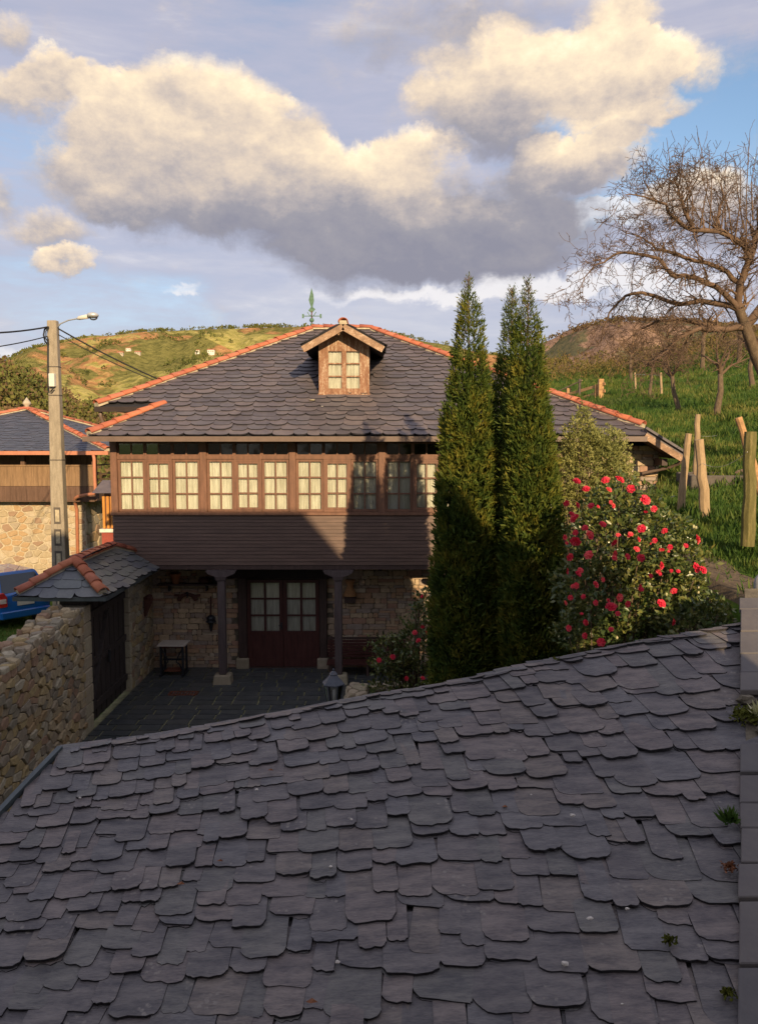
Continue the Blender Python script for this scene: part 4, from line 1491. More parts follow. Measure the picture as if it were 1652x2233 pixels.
# slates
items = []
for k in range(int((1 - TMIN) * NROW) + 1):
    t = 1 - (k - .25) / NROW if k else .984
    u = -2.50; e = uright(t) + .10
    first = True
    while u < e - .03:
        f = (u + 2.55) / 6.2
        w = (.148 + .100 * f) * (1 + (rnd.random() - .5) * .95)
        if first: w *= .4 + .6 * rnd.random(); first = False
        if e - (u + w) < .10: w = e - u
        items.append((u + w / 2, t + (rnd.random() - .5) * (.7 + .25 * f) / NROW, w, rnd.random(), rnd.random(), rnd.random(), f)) if k else items.append((u + w / 2, .984 - rnd.random() * .012, w, rnd.random(), rnd.random(), rnd.random(), f))
        u += w
items.append
items.sort(key=lambda it: fs_(it[0], it[1]).y / max(.05, it[2]) + (50 if it[1] < -.12 else 0))
rest = MB()
for k, (u, t, w, q1, q2, q3, f) in enumerate(items):
    t = min(t, .985)
    P0 = fs_(u, t)
    du = (fs_(u + .05, t) - fs_(u - .05, t)).normalized(); ds_ = (fs_(u, t + .02) - fs_(u, t - .02)); Lt = ds_.length / .04; ds_.normalize()
    nn = du.cross(ds_).normalized()
    ds_ = nn.cross(du)
    ex = Lt / NROW
    L = ex * (2.15 + .4 * q1)
    L = min(L, Lt * (1.0 - t) + .03) if t > .8 else L
    L = max(L, .06)
    wl = w * 1.02 * ((fs_(u + .05, t) - fs_(u - .05, t)).length / .1)
    th = .008 + .009 * q2 + .006 * f
    rl = wl * (.14 + .34 * q1 * (.35 + .85 * f)); rr2 = wl * (.05 + .20 * q3)
    vs, fss = slate_shape(wl, L, th, th + .010 + .018 * q3 ** 2 + .008 * f, rl, rr2, chip=.017, n=5)
    if q2 > .55:   # a second split leaf of slate shows under the butt
        v2, f2 = slate_shape(wl * (.86 + .14 * q3), L, th * .7, th + .004, rl * 1.1, rr2 * 1.3, chip=.022, n=4)
        two = ([(x + (q1 - .6) * .018, y - .008 - .010 * q1, z - .003) for x, y, z in v2], f2)
    else: two = None
    yaw = (q3 - .5) * .20 - .09 * f
    cx_, sx_ = math.cos(yaw), math.sin(yaw)
    a_ = du * cx_ + ds_ * sx_; b_ = ds_ * cx_ - du * sx_
    tw = (q1 - .5) * .05
    wv_ = [P0 + a_ * x + b_ * y + nn * (z + .004 * q1 + tw * x * (1 - y / L)) for x, y, z in vs]
    wv2 = [P0 + a_ * x + b_ * y + nn * (z + .002 * q1 + tw * x * (1 - y / L)) for x, y, z in two[0]] if two else None
    if k < 300:
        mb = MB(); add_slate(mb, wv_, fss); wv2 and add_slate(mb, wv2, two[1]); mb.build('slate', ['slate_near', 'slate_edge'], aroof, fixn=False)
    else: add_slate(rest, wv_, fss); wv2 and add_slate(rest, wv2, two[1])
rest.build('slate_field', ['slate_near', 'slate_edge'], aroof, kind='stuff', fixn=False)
print('foreground slates', len(items))
# metal drip edge on the left verge
mb = MB(); pts = [fs_(-2.6, t) + Vector((-.03, 0, .015)) for t in np.linspace(TMIN, 1.0, 9)]
for a, b_ in zip(pts, pts[1:]): mb.bar(a, b_, .045, .05)
mb.build('drip_edge', 'edge_metal', ax_)


# coping of slate slabs along the right verge
def cop(t, w, h): return Vector((xv(t) + w, 3.9 + (8.02 - 3.9) * t, 2.47 + (3.69 - 2.47) * t + h))


t = -.35
while t < 1.06:
    q1 = rnd.random()
    l = (.055 + .05 * q1)
    t2 = t + l
    if not (.535 < (t + t2) / 2 < .665):
        h = .055 + .02 * rnd.random() + (.03 if t > .66 else 0)
        w0 = -.035 + .02 * rnd.random() + (-.01 if t > .66 else 0); w1 = .62
        tt0, tt1 = t + .0022, t2 - .0022
        j = (rnd.random() - .5) * .006
        mb = MB()
        mb.hexa([cop(tt0, w0, h - .05), cop(tt0 + j, w1, h - .05), cop(tt1 + j, w1, h - .05), cop(tt1, w0, h - .05),
                 cop(tt0, w0, h + (rnd.random() - .5) * .008), cop(tt0 + j, w1, h), cop(tt1 + j, w1, h), cop(tt1, w0, h + (rnd.random() - .5) * .008)])
        mb.build('coping_slab', 'coping_slate', ax_, bevel=.006)
    t = t2
mb = MB()
mb.hexa([cop(-.38, .02, -.6), cop(-.38, .7, -.6), cop(1.15, .7, -.6), cop(1.15, .02, -.6), cop(-.38, .02, .005), cop(-.38, .7, .005), cop(1.15, .7, .005), cop(1.15, .02, .005)])
mb.build('parapet', 'mortar_dark', ax_)
# loose stones in the broken stretch of coping
for k in range(7):
    p = cop(.545 + .11 * rnd.random(), .01 + .2 * rnd.random(), .03 + .02 * rnd.random())
    mb = MB(); mb.sphere(p, .035 + .04 * rnd.random(), 7, 5, (1.2, 1, .6), .5); mb.build('coping_rubble', 'mortar_dark', ax_)

# ------------------------------------------------------------------ courtyard paving
MB().box((-5.6, 7.6, -.25), (4.2, 19.0, -.004)).build('courtyard', 'joint_moss', kind='structure')
cy = [o for o in COL.objects if o.name == 'courtyard'][0]
pav = []
y = 10.6; row = 0
while y < 18.9:
    dyy = .27 + .05 * rnd.random()
    x = -5.44 - .3 * rnd.random()
    while x < 3.9:
        w = .36 + .20 * rnd.random()
        xa, xb = max(x, -5.44), min(x + w, 3.9)
        if xb - xa > .08 and not (xb > -.66 and y < 16.2): pav.append((xa, xb, y, min(y + dyy, 18.92)))
        x += w
    y += dyy; row += 1
pav.sort(key=lambda p: -(p[2]) if p[0] < .6 else 99)
pav.sort(key=lambda p: (p[0] > .6 or p[2] < 12.8, p[2]))
rest = MB()
for k, (xa, xb, ya, yb) in enumerate(pav):
    g = .011 + .006 * rnd.random(); z = .016 + .006 * rnd.random(); tl = (rnd.random() - .5) * .006
    mb = MB() if k < 298 else rest
    mb.hexa([(xa + g, ya + g, -.02), (xb - g, ya + g, -.02), (xb - g, yb - g, -.02), (xa + g, yb - g, -.02),
             (xa + g + .004, ya + g + .004, z + tl), (xb - g - .004, ya + g + .004, z), (xb - g - .004, yb - g - .004, z - tl), (xa + g + .004, yb - g - .004, z)])
    if k < 298: mb.build('paver', 'paver', cy, fixn=False)
if rest.v: rest.build('paver_field', 'paver', cy, kind='stuff', fixn=False)
# iron drain grate
gr = thing('drain_grate', 'small rusty iron drain grate set in the dark slate paving', 'drain', (-4.25, 16.9, .02))
mb = MB()
for s_ in (-1, 1): mb.box((-4.25 - .30, 16.9 + s_ * .12 - .012, .0), (-4.25 + .30, 16.9 + s_ * .12 + .012, .034)); mb.box((-4.25 + s_ * .30 - .012, 16.79, 0), (-4.25 + s_ * .30 + .012, 17.01, .033))
mb.build('frame', 'rust', gr)
for k in range(9):
    x = -4.25 - .26 + k * .065
    MB().box((x - .014, 16.8, 0), (x + .014, 17.0, .030)).build('bar', 'rust', gr)

# ------------------------------------------------------------------ yard wall (left)
yw = thing('yard_wall', 'rough rubble stone wall on the left with a slanting lichened top', 'wall', (-5.7, 11, 0))
WX = -5.45


def wtop(y): return 2.42 - .083 * (14.8 - y)


Y0, Y1 = 6.0, 14.42
mb = MB()
mb.hexa([(-6.03, Y0, -.3), (WX - .012, Y0, -.3), (WX - .012, Y1, -.3), (-6.03, Y1, -.3), (-6.03, Y0, wtop(Y0)), (WX - .012, Y0, wtop(Y0)), (WX - .012, Y1, wtop(Y1)), (-6.03, Y1, wtop(Y1))])
mb.build('core', 'mortar_dark', yw)


def Fw(u, v, d):
    b_ = noise.noise(Vector((u * .9, v * 1.3, 4))) * .035
    return Vector((WX - .012 + d + b_, u, v * wtop(u) / 2.42))


stonework(yw, Fw, 8.2, Y1, 0, 2.42, .235, .15, 'stone_wall', gap=.012, h=.036, limit=270, key=lambda c: (c[1] < 10.6, -c[3]), jit=.46, hvar=.6)
stonework(yw, lambda u, v, d: Vector((-6.03 + .6 * v + .02 * math.sin(u * 5), u, wtop(u) - .01 + d * 1.3 + noise.noise(Vector((u * 2, v * 3, 8))) * .05)), 8.2, Y1, 0, 1.0, .17, .36, 'stone_wall', gap=.014, h=.06, limit=110, name='top_stone', jit=.5, hvar=.7)
# dressed quoins of the gate jamb
z = 0; k = 0
while z < 2.4:
    h = .24 + .12 * rnd.random(); h = min(h, 2.47 - z)
    dpt = .38 if k % 2 else .55
    MB().box((-6.02, 14.82 - dpt + .0, z + .006), (WX + .012 + .01 * rnd.random(), 14.82, z + h - .006)).build('quoin', 'stone_dressed', yw, bevel=.018)
    z += h; k += 1

# ------------------------------------------------------------------ gate with its little slate roof
gt = thing('roofed_gate', 'dark plank yard gate under a small slate hip roof with terracotta ridges', 'gate', (-5.7, 16, 0))
MB().box((-6.02, 17.12, -.2), (WX - .012, 18.92, 2.6)).build('pier', 'mortar', gt)
stonework(gt, lambda u, v, d: Vector((WX - .012 + d, u, v)), 17.14, 18.9, 0, 2.58, .26, .15, 'stone_wall', gap=.012, h=.035, limit=170, name='stone')
z = 0; k = 0
while z < 2.5:
    h = .26 + .14 * rnd.random(); h = min(h, 2.56 - z)
    if h < .05: break
    MB().box((-6.04, 17.11, z + .006), (WX + .016, 17.11 + (.22 if k % 2 else .36), z + h - .006)).build('quoin', 'stone_dressed', gt, bevel=.018)
    z += h; k += 1
y = 14.84; k = 0
while y < 17.08:
    w = .13 + .03 * rnd.random(); y2 = min(y + w, 17.1)
    MB().box((WX - .16 - .008 * rnd.random(), y + .004, .05), (WX - .11 + .012 * (k % 2), y2 - .004, 2.34)).build('plank', 'wood_gate', gt)
    y = y2; k += 1
for z in (.28, 1.16, 2.1): MB().box((WX - .11, 14.86, z), (WX - .055, 17.08, z + .13)).build('ledge', 'wood_gate', gt)
mb = MB(); mb.bar((WX - .08, 14.95, .42), (WX - .08, 15.9, 2.08), .05, .12, (1, 0, 0)); mb.build('brace', 'wood_gate', gt)
MB().box((WX - .03, 15.9, 1.0), (WX - .055, 16.0, 1.25)).build('latch', 'black_iron', gt)
MB().box((-5.98, 14.70, 2.40), (WX - .0, 17.3, 2.60)).build('lintel', 'wood_gate', gt, bevel=.01)
for y in np.arange(14.7, 18.4, .62): MB().box((-6.55, y, 2.565), (-5.12, y + .07, 2.63)).build('rafter', 'wood_gate', gt)
A0, A1, B0, B1 = Vector((-6.7, 14.4, 2.65)), Vector((-5.0, 14.4, 2.65)), Vector((-6.7, 18.5, 2.65)), Vector((-5.0, 18.5, 2.65))
R0, R1 = Vector((-5.85, 15.2, 3.17)), Vector((-5.85, 17.4, 3.17))
mb = MB(); lo = Vector((0, 0, -.028))
mb.add([p + lo for p in (A0, A1, B1, B0, R0, R1)], [(0, 1, 4), (1, 2, 5, 4), (2, 3, 5), (3, 0, 4, 5), (3, 2, 1, 0)])
gr_ = mb.build('roof', 'roof_deck', gt)
L1 = (R0 - Vector((-5.85, 14.4, 2.65))).length
slate_roof(gr_, plane_surf((-5.85, 14.4, 2.65), (1, 0, 0), (0, .8, .52)), [-.04 + .245 * k for k in range(4)], .42, 'slate_gate', lambda s: (-.86 * (1 - max(0, s + .12) / L1), .86 * (1 - max(0, s + .12) / L1)), .245, .016, .012, rr=(.28, .15), jitter=.12)
slate_roof(gr_, plane_surf((-5.0, 14.4, 2.65), (0, 1, 0), (-.85, 0, .52)), [-.04 + .20 * k for k in range(5)], .33, 'slate_gate', lambda s: (.8 * max(0, s + .1) / .996, 4.1 - 1.1 * max(0, s + .1) / .996), .20, .018, .016, rr=(.35, .2), jitter=.25)
slate_roof(gr_, plane_surf((-6.7, 18.5, 2.65), (0, -1, 0), (.85, 0, .52)), [-.04 + .25 * k for k in range(4)], .36, 'slate_gate', lambda s: (1.1 * max(0, s + .1) / .996, 4.1 - .8 * max(0, s + .1) / .996), .25, .018, .016, rr=(.3, .2), limit=0)
RS = RT
for a, b_ in ((A0 + Vector((.06, .05, .04)), R0), (A1 + Vector((-.06, .05, .04)), R0), (R0, R1), (B1 + Vector((-.06, -.05, .04)), R1), (B0 + Vector((.06, -.05, .04)), R1)):
    ridge_run(gr_, a + Vector((0, 0, .02)), b_ + Vector((0, 0, .03)), RS, .30, mr=.075)
mb = MB()
for a, b_ in ((A0, A1), (A1, B1), (A0, B0)): mb.bar(a + Vector((0, 0, -.05)), b_ + Vector((0, 0, -.05)), .03, .075)
mb.build('eave_edge', 'edge_metal', gt)

# ------------------------------------------------------------------ planted bed with low stone wall
pb = thing('garden_bed_wall', 'low retaining wall of pale irregular stones round the shrub bed', 'wall', (-.4, 14, 0))
MB().box((-.64, 10.5, -.1), (-.22, 16.18, .44)).build('core', 'mortar_dark', pb)
MB().box((-.22, 15.85, -.1), (3.9, 16.18, .44)).build('core', 'mortar_dark', pb)
stonework(pb, lambda u, v, d: Vector((v, u, .44 + d)), 10.6, 16.16, -.64, -.22, .33, .22, 'stone_dressed', gap=.018, h=.06, limit=60, jit=.45)
stonework(pb, lambda u, v, d: Vector((-.64 - d, u, v)), 10.6, 16.16, 0, .44, .33, .22, 'stone_dressed', gap=.018, h=.05, limit=60, jit=.45, name='face_stone')
stonework(pb, lambda u, v, d: Vector((u, v, .44 + d)), -.2, 3.8, 15.86, 16.16, .36, .3, 'stone_dressed', gap=.018, h=.06, limit=60, jit=.45)
MB().box((-.22, 7.7, -.1), (4.6, 15.85, .36)).build('soil', 'dirt', kind='structure')
# bank behind the camellias, held by a dark stone face
# ------------------------------------------------------------------ granary barn at the left
BY = 27.8
ba = thing('granary_barn', 'old barn with lit rubble base, weathered board gallery and slate hip roof', 'barn', (-14, 28, 0))
bx1 = pxx(207, 1050, BY)
ex1 = pxx(237, 985, BY - .6)
EZ = pz(983, BY - .6)
ap = at(60, 893, 32.2)
el_ = -20.6 + .0
xl = ap.x - (ex1 - ap.x)
zt_ = pz(1092, BY)
sx1 = pxx(188, 1150, BY + .4)
MB().box((xl + 1.2, BY + .42, -.4), (sx1, 35, zt_)).build('wall', 'mortar_light', ba)
stonework(ba, lambda u, v, d: Vector((u, BY + .42 - d, v)), -15.2, sx1, .3, zt_, .34, .21, 'stone_barn', gap=.038, h=.028, limit=290, jit=.48, soft=True)
stonework(ba, lambda u, v, d: Vector((sx1 + d, u, v)), BY + .42, 34.9, .3, zt_, .5, .3, 'stone_barn', gap=.03, h=.035, limit=120, jit=.48, name='side_stone')
zr1, zr0, zf = pz(1013, BY), pz(1060, BY), pz(1091, BY)
x = -16.0
while x < bx1 - .02:
    w = .17 + .04 * rnd.random(); x2 = min(x + w, bx1)
    MB().box((x + .003, BY - .03, zr0 + .01), (x2 - .003, BY + .03 + .005 * rnd.random(), zr1 - .05)).build('gallery_board', 'wood_barn', ba)
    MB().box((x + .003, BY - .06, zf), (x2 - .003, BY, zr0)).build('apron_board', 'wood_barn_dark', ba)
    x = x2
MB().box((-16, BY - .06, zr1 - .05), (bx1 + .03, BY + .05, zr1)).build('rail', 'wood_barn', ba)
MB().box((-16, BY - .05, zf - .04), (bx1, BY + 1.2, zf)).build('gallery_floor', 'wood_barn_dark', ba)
x = -16.0
while x < bx1 - .5:
    x2 = x + .20; MB().box((x + .004, BY + 1.15, zf), (x2 - .004, BY + 1.2, EZ + .1)).build('back_board', 'wood_barn', ba); x = x2
for px in (-20, 50, 118, 205):
    x = pxx(px, 1000, BY); MB().box((x - .07, BY - .02, zf), (x + .07, BY + .12, EZ)).build('gallery_post', 'wood_barn_dark', ba)
# right flank: boards and open rails
y = BY
while y < 33.5:
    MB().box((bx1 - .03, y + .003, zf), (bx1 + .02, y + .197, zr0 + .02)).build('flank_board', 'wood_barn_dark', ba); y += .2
for z in (zr0 + .18, zr0 + .38, zr1 - .05): MB().box((bx1 - .02, BY + .06, z), (bx1 + .01, 33.5, z + .05)).build('flank_rail', 'wood_barn', ba)
for y in (29.7, 31.6, 33.45): MB().box((bx1 - .08, y, zf), (bx1 + .04, y + .12, EZ)).build('flank_post', 'wood_barn_dark', ba)
E0, E1_, E2, E3 = Vector((xl, BY - .6, EZ)), Vector((ex1, BY - .6, EZ)), Vector((ex1, 36.8, EZ)), Vector((xl, 36.8, EZ))
mb = MB(); lo = Vector((0, 0, -.02))
mb.add([p + lo for p in (E0, E1_, E2, E3, ap)], [(0, 1, 4), (1, 2, 4), (2, 3, 4), (3, 0, 4), (3, 2, 1, 0)])
br_ = mb.build('roof', 'roof_deck', ba)
sv_ = Vector((0, ap.y - BY + .6, ap.z - EZ)); Ls = sv_.length; hw = (ex1 - xl) / 2; mx_ = (ex1 + xl) / 2
slate_roof(br_, plane_surf((mx_, BY - .6, EZ), (1, 0, 0), sv_), [-.04 + .2 * k for k in range(int(Ls / .2))], .34, 'slate_barn', lambda s: (max(-hw * (1 - (s + .1) / Ls), -4.2), hw * (1 - (s + .1) / Ls)), .2, .012, .010, rr=(.2, .2), limit=260, order=lambda it: it[1], n=2)
sv2 = Vector((ap.x - ex1, 0, ap.z - EZ)); hd = (36.8 - BY + .6) / 2
slate_roof(br_, plane_surf((ex1, (36.8 + BY - .6) / 2, EZ), (0, 1, 0), sv2), [-.04 + .22 * k for k in range(int(sv2.length / .22))], .4, 'slate_barn', lambda s: (-hd * (1 - (s + .1) / sv2.length), hd * (1 - (s + .1) / sv2.length)), .22, .012, .010, rr=(.2, .2), limit=0, n=2)
for c_ in (E0, E1_, E2): ridge_run(br_, c_ + Vector((0, 0, .04)), ap + Vector((0, 0, .05)), RT, .38)
MB().box((ex1 - .0 - 9, BY - .72, EZ - .13), (ex1 + .02, BY - .6, EZ + .0)).build('gutter', 'gutter_copper', ba)
MB().box((xl, BY - .6, EZ - .09), (ex1, BY - .5, EZ - .03)).build('fascia', 'fascia_dark', ba)
mb = MB(); mb.lathe(ap, [(.12, .03), (.10, .18), (.16, .22), (.16, .28), (.06, .42), (0, .5)], 10); mb.build('finial', 'plaster_cream', ba, smooth=True)
mb = MB(); yy = BY - .66
P_ = [at(204, 990, yy), at(206, 1000, yy), at(207, 1040, yy), at(209, 1068, yy), at(206, 1075, yy), at(171, 1082, yy + .3), at(165, 1086, yy + .5), at(164, 1094, yy + .8), at(168, 1110, BY + .3), at(172, 1300, BY + .3)]
mb.tube(P_, .058, 8); mb.build('downpipe', 'gutter_copper', ba, smooth=True)

# small red-based outbuilding with orange shutters between barn and house
sh = thing('garden_shed', 'narrow red-walled shed with bright orange shutters between barn and house', 'shed', (-8, 24.6, 0))
sx0 = pxx(222, 1150, 24.5)
MB().box((sx0, 24.5, -.2), (sx0 + 2.2, 26, pz(1160, 24.5))).build('wall', 'red_paint', sh)
MB().box((sx0 - .05, 24.44, pz(1160, 24.5)), (sx0 + 2.25, 26, pz(1153, 24.5))).build('ledge', 'plaster_white', sh)
MB().box((sx0 + .05, 24.7, pz(1153, 24.5)), (sx0 + 2.1, 26, pz(1070, 24.5))).build('upper_wall', 'wood_window', sh)
for k in range(8):
    x = sx0 + .04 + k * .125; MB().box((x, 24.52, pz(1152, 24.5)), (x + .075, 24.58, pz(1082, 24.5))).build('shutter', 'wood_orange', sh)
mb = MB(); z = pz(1074, 24.5)
mb.prism([(sx0 - .2, 24.3, z), (sx0 - .2, 26.2, z), (sx0 - .2, 25.3, z + .35)], (2.5, 0, 0)); mb.build('roof', 'slate_house', sh)

# ------------------------------------------------------------------ concrete pole with street lamp and wires
PY_ = 20.0
a, b_ = at(134, 1240, PY_), at(116, 699, PY_)
d = (b_ - a) / (b_.z - a.z)
base = a + d * (-.1 - a.z)
po = thing('utility_pole', 'tapering weathered concrete pole carrying a small street lamp and cables', 'utility pole', tuple(base))
mb = MB()
w0, w1 = .205, .115
mb.hexa([base + Vector((i * w0, j * w0 * .8, 0)) for i, j in ((-1, -1), (1, -1), (1, 1), (-1, 1))] + [b_ + Vector((i * w1, j * w1 * .8, 0)) for i, j in ((-1, -1), (1, -1), (1, 1), (-1, 1))])
mb.build('pole', 'concrete', po, bevel=.015)


def onpole(z): return base + d * (z - base.z)


def pw(z): return w0 + (w1 - w0) * (z - base.z) / (b_.z - base.z)


k = 0; z = 3.83
while z > 0:
    p = onpole(z); w = pw(z)
    mb = MB(); mb.box((p.x - w * .52, p.y - w * .8 - .006, z - .42), (p.x + w * .52, p.y - w * .8 + .01, z)); mb.build('recess', 'concrete_dark', po)
    mb = MB(); mb.box((p.x - w * .28, p.y - w * .8 - .012, z - .36), (p.x + w * .34, p.y - w * .8 - .007, z - .06)); mb.build('step_hole', 'mortar_light', po)
    z -= .55
for zc in (5.0, 6.6, 7.3):
    p = onpole(zc); w = pw(zc) + .004
    MB().box((p.x - w, p.y - w * .82, zc), (p.x + w, p.y + w * .82, zc + .025)).build('band', 'concrete_dark', po)
p = onpole(pz(828, PY_))
MB().box((p.x - .06, p.y - .24, p.z - .18), (p.x + .08, p.y - .11, p.z + .14)).build('junction_box', 'white_plastic', po, bevel=.01)
mb = MB(); mb.tube([at(105, 735, PY_ - .2), at(105, 790, PY_ - .2), at(106, 852, PY_ - .2), at(112, 853, PY_ - .22), at(118, 845, PY_ - .24)], .018, 6); mb.build('conduit', 'cable', po, smooth=True)
mb = MB(); mb.tube([at(106, 713, PY_ - .1), at(98, 718, PY_ - .2), at(96, 730, PY_ - .2), at(99, 744, PY_ - .2), at(106, 752, PY_ - .15)], .022, 6); mb.tube([at(107, 712, PY_ - .14), at(101, 722, PY_ - .22), at(101, 738, PY_ - .22), at(107, 749, PY_ - .15)], .014, 6); mb.build('cable_loop', 'cable', po, smooth=True)
mb = MB(); mb.tube([at(124, 716, PY_), at(132, 706, PY_ - .05), at(150, 698, PY_ - .2), at(172, 694, PY_ - .4), at(188, 691, PY_ - .5)], .018, 7); mb.build('lamp_arm', 'galvanised', po, smooth=True)
mb = MB(); mb.tube([at(168, 695, PY_ - .38), at(174, 693, PY_ - .4), at(192, 690, PY_ - .55)], [.02, .05, .055], 8); mb.build('ballast', 'white_plastic', po, smooth=True)
c_ = at(203, 687, PY_ - .6)
mb = MB(); mb.sphere(c_, .115, 12, 8, (1.25, 1, .62)); lh = mb.build('lamp_head', 'galvanised', po, smooth=True)
mb = MB(); mb.sphere(c_ + Vector((.01, 0, -.035)), .098, 12, 8, (1.1, 1, .9)); mb.build('lens', 'pane_glass', po, smooth=True)


def wire(name, label, a, b_, sag, r=.014):
    pts = [a.lerp(b_, t) + Vector((0, 0, -4 * sag * t * (1 - t))) for t in np.linspace(0, 1, 13)]
    mb = MB(); mb.tube(pts, r, 5); o = mb.build(name, 'cable', smooth=True)
    tag(o, label, 'cable')


t1, t2 = at(108, 712, PY_), at(108, 732, PY_)
wire('overhead_cable', 'upper twisted black cable running left from the concrete pole', t1, at(-220, 716, 14), .12, .02)
wire('overhead_cable', 'lower thin black cable running left from the concrete pole', t2, at(-220, 772, 14), .1, .013)
wire('overhead_cable', 'thicker black cable sloping from the pole top down to the house roof', at(124, 714, PY_), at(352, 829, 21.2), .05, .019)
wire('overhead_cable', 'thin black cable sloping just under the thicker one to the house roof', at(124, 727, PY_), at(345, 832, 21.0), .06, .012)

# ------------------------------------------------------------------ blue car
rc = at(56, 1330, 23.4); gz = ground_z(rc.x, 24.5)
car = thing('parked_car', 'blue hatchback parked on grass beside the barn, seen from behind', 'car', (rc.x, rc.y, gz))
cz = gz
CM = Matrix.Translation((rc.x + .02, rc.y, gz)) @ Matrix.Rotation(R(50), 4, 'Z') @ Matrix.Diagonal((.97, 1, 1.12, 1))


def cmb(mb): mb.v = [tuple(CM @ Vector(v)) for v in mb.v]; return mb


def loft(st, n=12):
    """stations (y, half width bottom, half width belt, z0, z1): rounded sections"""
    mb = MB(); vs = []; fs = []
    for (y, wb, wt, z0, z1) in st:
        sec = [(-wb * .9, z0), (-wb, z0 + .10), (-wt * 1.02, (z0 + z1) / 2), (-wt, z1 - .08), (-wt * .93, z1), (0, z1 + .02), (wt * .93, z1), (wt, z1 - .08), (wt * 1.02, (z0 + z1) / 2), (wb, z0 + .10), (wb * .9, z0)]
        vs += [(x, y, z) for x, z in sec]
    m = 11
    for i in range(len(st) - 1):
        for k in range(m):
            k2 = (k + 1) % m
            fs.append((i * m + k, i * m + k2, (i + 1) * m + k2, (i + 1) * m + k))
    fs.append(tuple(range(m))); fs.append(tuple((len(st) - 1) * m + k for k in range(m - 1, -1, -1)))
    return mb.add(vs, fs)


cmb(loft([(.0, .74, .74, .42, .86), (.05, .80, .80, .32, .95), (.5, .83, .83, .24, .98), (2, .84, .84, .22, .96), (3.0, .84, .83, .22, .93), (3.6, .80, .78, .25, .82), (4.0, .70, .66, .32, .66)])).build('body', 'car_blue', car, smooth=True)
mb = MB()
cab = [(.10, .76, .95), (.34, .68, 1.34), (.62, .62, 1.44), (1.5, .62, 1.47), (2.2, .62, 1.43), (3.0, .74, .95)]
vs = []; fs = []
vs = [(-.78, .08, .93), (.78, .08, .93), (.80, 3.1, .92), (-.80, 3.1, .92), (-.63, .50, 1.42), (.63, .50, 1.42), (.60, 2.2, 1.42), (-.60, 2.2, 1.42), (-.58, .55, 1.465), (.58, .55, 1.465), (.56, 2.1, 1.475), (-.56, 2.1, 1.475)]
fs = [(0, 1, 5, 4), (1, 2, 6, 5), (2, 3, 7, 6), (3, 0, 4, 7), (4, 5, 9, 8), (5, 6, 10, 9), (6, 7, 11, 10), (7, 4, 8, 11), (8, 9, 10, 11), (3, 2, 1, 0)]
mb.add(vs, fs); cmb(mb).build('cabin', 'car_blue', car, bevel=.02)


def lerp3(a, b_, t): return tuple(a[i] + (b_[i] - a[i]) * t for i in range(3))


def pane_on(q, u0, u1, v0, v1, off, name, mat):
    """a pane inset on the quad q (bl, br, tr, tl)"""
    def P2(u, v): return Vector(lerp3(lerp3(q[0], q[1], u), lerp3(q[3], q[2], u), v))
    nn = (P2(1, 0) - P2(0, 0)).cross(P2(0, 1) - P2(0, 0)).normalized()
    c4 = [P2(u, v) + nn * off for u, v in ((u0, v0), (u1, v0), (u1, v1), (u0, v1))]
    mb = MB(); mb.prism(c4, nn * -.012); cmb(mb).build(name, mat, car)


pane_on((vs[0], vs[1], vs[5], vs[4]), .07, .93, .06, .94, .012, 'rear_window', 'car_glass')
pane_on((vs[3], vs[0], vs[4], vs[7]), .08, .42, .12, .92, .012, 'side_window', 'car_glass')
pane_on((vs[3], vs[0], vs[4], vs[7]), .46, .78, .12, .92, .012, 'side_window', 'car_glass')
pane_on((vs[1], vs[2], vs[6], vs[5]), .2, .55, .12, .92, .012, 'side_window', 'car_glass')
pane_on((vs[1], vs[2], vs[6], vs[5]), .6, .92, .12, .92, .012, 'side_window', 'car_glass')
for s_ in (-1, 1):
    mb = MB(); mb.prism([(s_ * .58, -.05, .64), (s_ * .80, -.01, .62), (s_ * .83, .03, .80), (s_ * .80, .0, .98), (s_ * .66, -.03, 1.0), (s_ * .58, -.05, .88)], (0, .14, 0)); tl = cmb(mb).build('tail_light', 'tail_red', car)
    mb = MB(); mb.prism([(s_ * .62, -.075, .73), (s_ * .78, -.05, .73), (s_ * .79, -.045, .84), (s_ * .62, -.075, .85)], (0, .05, 0)); cmb(mb).build('indicator', 'tail_clear', tl)
    for y in (.75, 3.25):
        mb = MB()
        for q in range(1): mb.tube([(s_ * .66, y, .31), (s_ * .85, y, .31)], .31, 20)
        wh = cmb(mb).build('wheel', 'tyre', car)
        mb = MB(); mb.tube([(s_ * .84, y, .31), (s_ * .862, y, .31)], .19, 14); cmb(mb).build('rim', 'galvanised', wh)
mb = MB(); mb.hexa([(-.76, -.06, .30), (.76, -.06, .30), (.80, .2, .28), (-.80, .2, .28), (-.76, -.07, .50), (.76, -.07, .50), (.82, .2, .50), (-.82, .2, .50)]); cmb(mb).build('bumper', 'car_blue', car, bevel=.03)
cmb(MB().box((-.26, -.035, .62), (.26, .03, .73))).build('license_plate', 'white_plastic', car)
cmb(MB().box((-.30, -.03, .745), (.30, .03, .775))).build('plate_trim', 'car_trim', car)
mb = MB(); mb.tube([(.1, .7, 1.46), (.1, .45, 1.62)], .006, 5); cmb(mb).build('aerial', 'car_trim', car)
mb = MB(); mb.bar((-.1, .04, 1.02), (.32, .055, 1.06), .02, .02); cmb(mb).build('wiper', 'car_trim', car)

